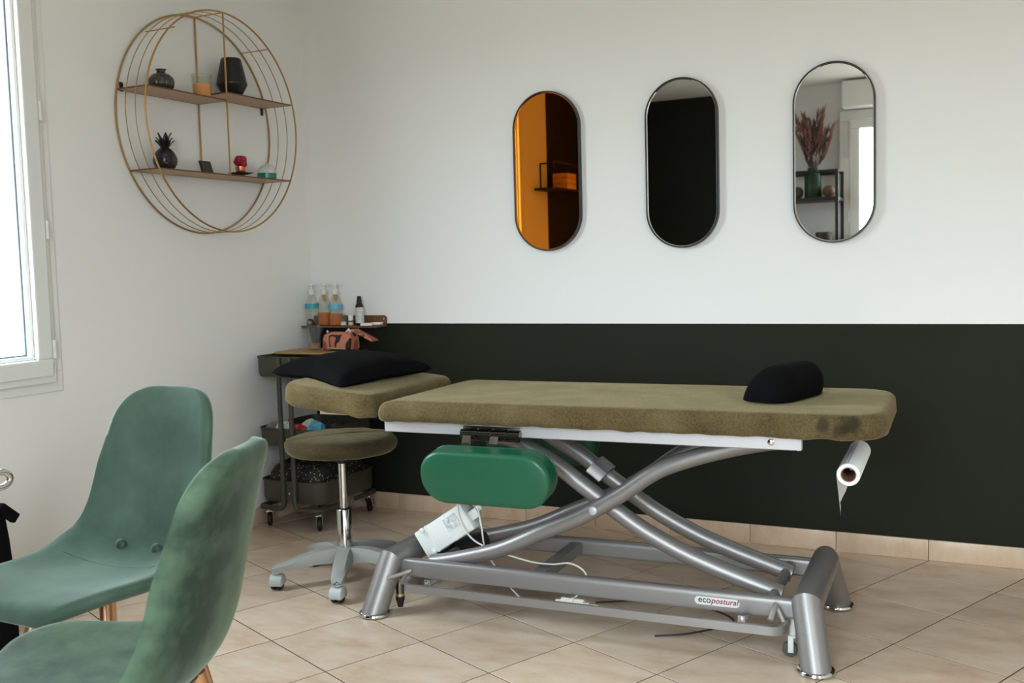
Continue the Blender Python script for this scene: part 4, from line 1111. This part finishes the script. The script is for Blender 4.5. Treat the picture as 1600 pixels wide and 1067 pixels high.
# ------------------------------------------------------------------ things reflected in the mirrors
rk = thing('rack_shelf', 'dark open rack by the glazed door, seen in the right mirror', 'shelf', (1.56, ROOM_Y+.17, 0))
bk_m = mat('rack_black', (34, 28, 25), .5)
for sx in (-1, 1):
    for sy in (-1, 1): MB().box((sx*.34, sy*.14, .903), (.025, .025, 1.806), bevel=.003).build('upright', bk_m, rk, False)
for z in (.35, .80, 1.22, 1.585): MB().box((0, 0, z), (.70, .29, .03), bevel=.003).build('shelf_board', mat('rack_board', (44, 33, 28), .5), rk, False)
for sy in (-1, 1): MB().box((0, sy*.14, 1.795), (.70, .022, .022), bevel=.003).build('top_bar', bk_m, rk, False)
vs = thing('glass_vase', 'green glass vase on the rack, seen in the right mirror', 'vase', (1.70, ROOM_Y+.17, 1.601))
MB().lathe([(.0001, .002), (.058, .002), (.064, .01), (.064, .17), (.05, .195), (.036, .21), (.04, .235), (.036, .235), (.032, .212), (.058, .165), (.058, .012), (.0001, .01)], (0, 0, 0), 24).build('body', glassy('green_vase_glass', (104, 136, 104), .05, .3), vs)
df = thing('dried_flowers', 'bunch of dusty pink dried pampas stems in the green vase', 'dried flowers', (1.70, ROOM_Y+.17, 1.62))
rng = random.Random(3)
fm = [mat('pampas_pink', (150, 104, 92), .9), mat('pampas_brown', (112, 80, 70), .9), mat('pampas_grey', (78, 70, 74), .9)]
for k in range(34):
    a = rng.uniform(0, 2*PI); sp_ = rng.uniform(.05, .20); hh = rng.uniform(.42, .68)
    dx, dy = sp_*math.cos(a), sp_*.45*math.sin(a)
    st_ = MB().tube(catmull([(dx*.05, dy*.05, .0), (dx*.15, dy*.15, .2), (dx*.6, dy*.6, hh*.7), (dx, dy, hh)], 4), .0018, 6).build('stem', fm[1], df)
    top = Vector((dx, dy, hh)); d = Vector((dx*.9, dy*.9, .3)).normalized()
    pl_ = MB()
    for q in range(22):
        u = q/22; c = top-d*(.2*(1-u)); b2 = rng.uniform(0, 2*PI); o2 = Vector((math.cos(b2), math.sin(b2), .9))*.03*(1-.6*u)
        pl_.tube([c, c+o2*.6, c+o2+d*.03], [.004, .005, .001], 5)
    pl_.build('plume', fm[0] if k % 3 else fm[2], st_)
for (x, l) in ((1.58, 'round wooden ball left of the green vase on the rack'), (1.82, 'round wooden ball right of the green vase on the rack')):
    o = MB().ball((0, 0, .048), .048, 18, 12).build('wooden_ball', mat('ball_wood', (128, 92, 68), .6, var=(96, 66, 48), var_scale=20), None); o.location = (x, ROOM_Y+.17, 1.601); tag(o, l, 'ornament', 'wooden balls on the rack')
for (x, c_, l) in ((1.62, (196, 120, 40), 'orange pot on the second board of the rack'), (1.78, (60, 48, 40), 'dark basket on the second board of the rack')):
    o = MB().lathe([(.0001, .001), (.05, .001), (.065, .05), (.06, .10), (.05, .10), (.05, .02), (.0001, .02)], (0, 0, 0), 20).build('pot', mat('pot_'+l.split()[0], c_, .6), None); o.location = (x, ROOM_Y+.17, 1.2362); tag(o, l, 'pot')
hs_ = thing('bracket_shelf', 'black wire shelf on the window wall, seen in the amber mirror', 'shelf', (0, -2.93, 1.685))
MB().box((.085, 0, 0), (.166, .50, .016), bevel=.002).build('board', bk_m, hs_, False)
for y in (-.14, .14):
    MB().tube([(.004, y, .008), (.004, y, .19), (.16, y, .19)], .008, 10).build('bracket', bk_m, hs_)
MB().tube([(.16, -.25, .19), (.16, .25, .19), (.16, .25, .15)], .008, 10).build('rail', bk_m, hs_)
for k in range(3):
    o = MB().box((0, 0, .02), (.12, .17, .038), bevel=.004).build('storage_box', mat('box_cream_%d' % k, (214, 176-6*k, 120-8*k), .6), None); o.location = (.095, -3.02, 1.6935+.0395*k)
    tag(o, ['cream box at the bottom of the stack on the black wire shelf', 'cream box in the middle of the stack on the black wire shelf', 'cream box on top of the stack on the black wire shelf'][k], 'box', 'stacked cream boxes')
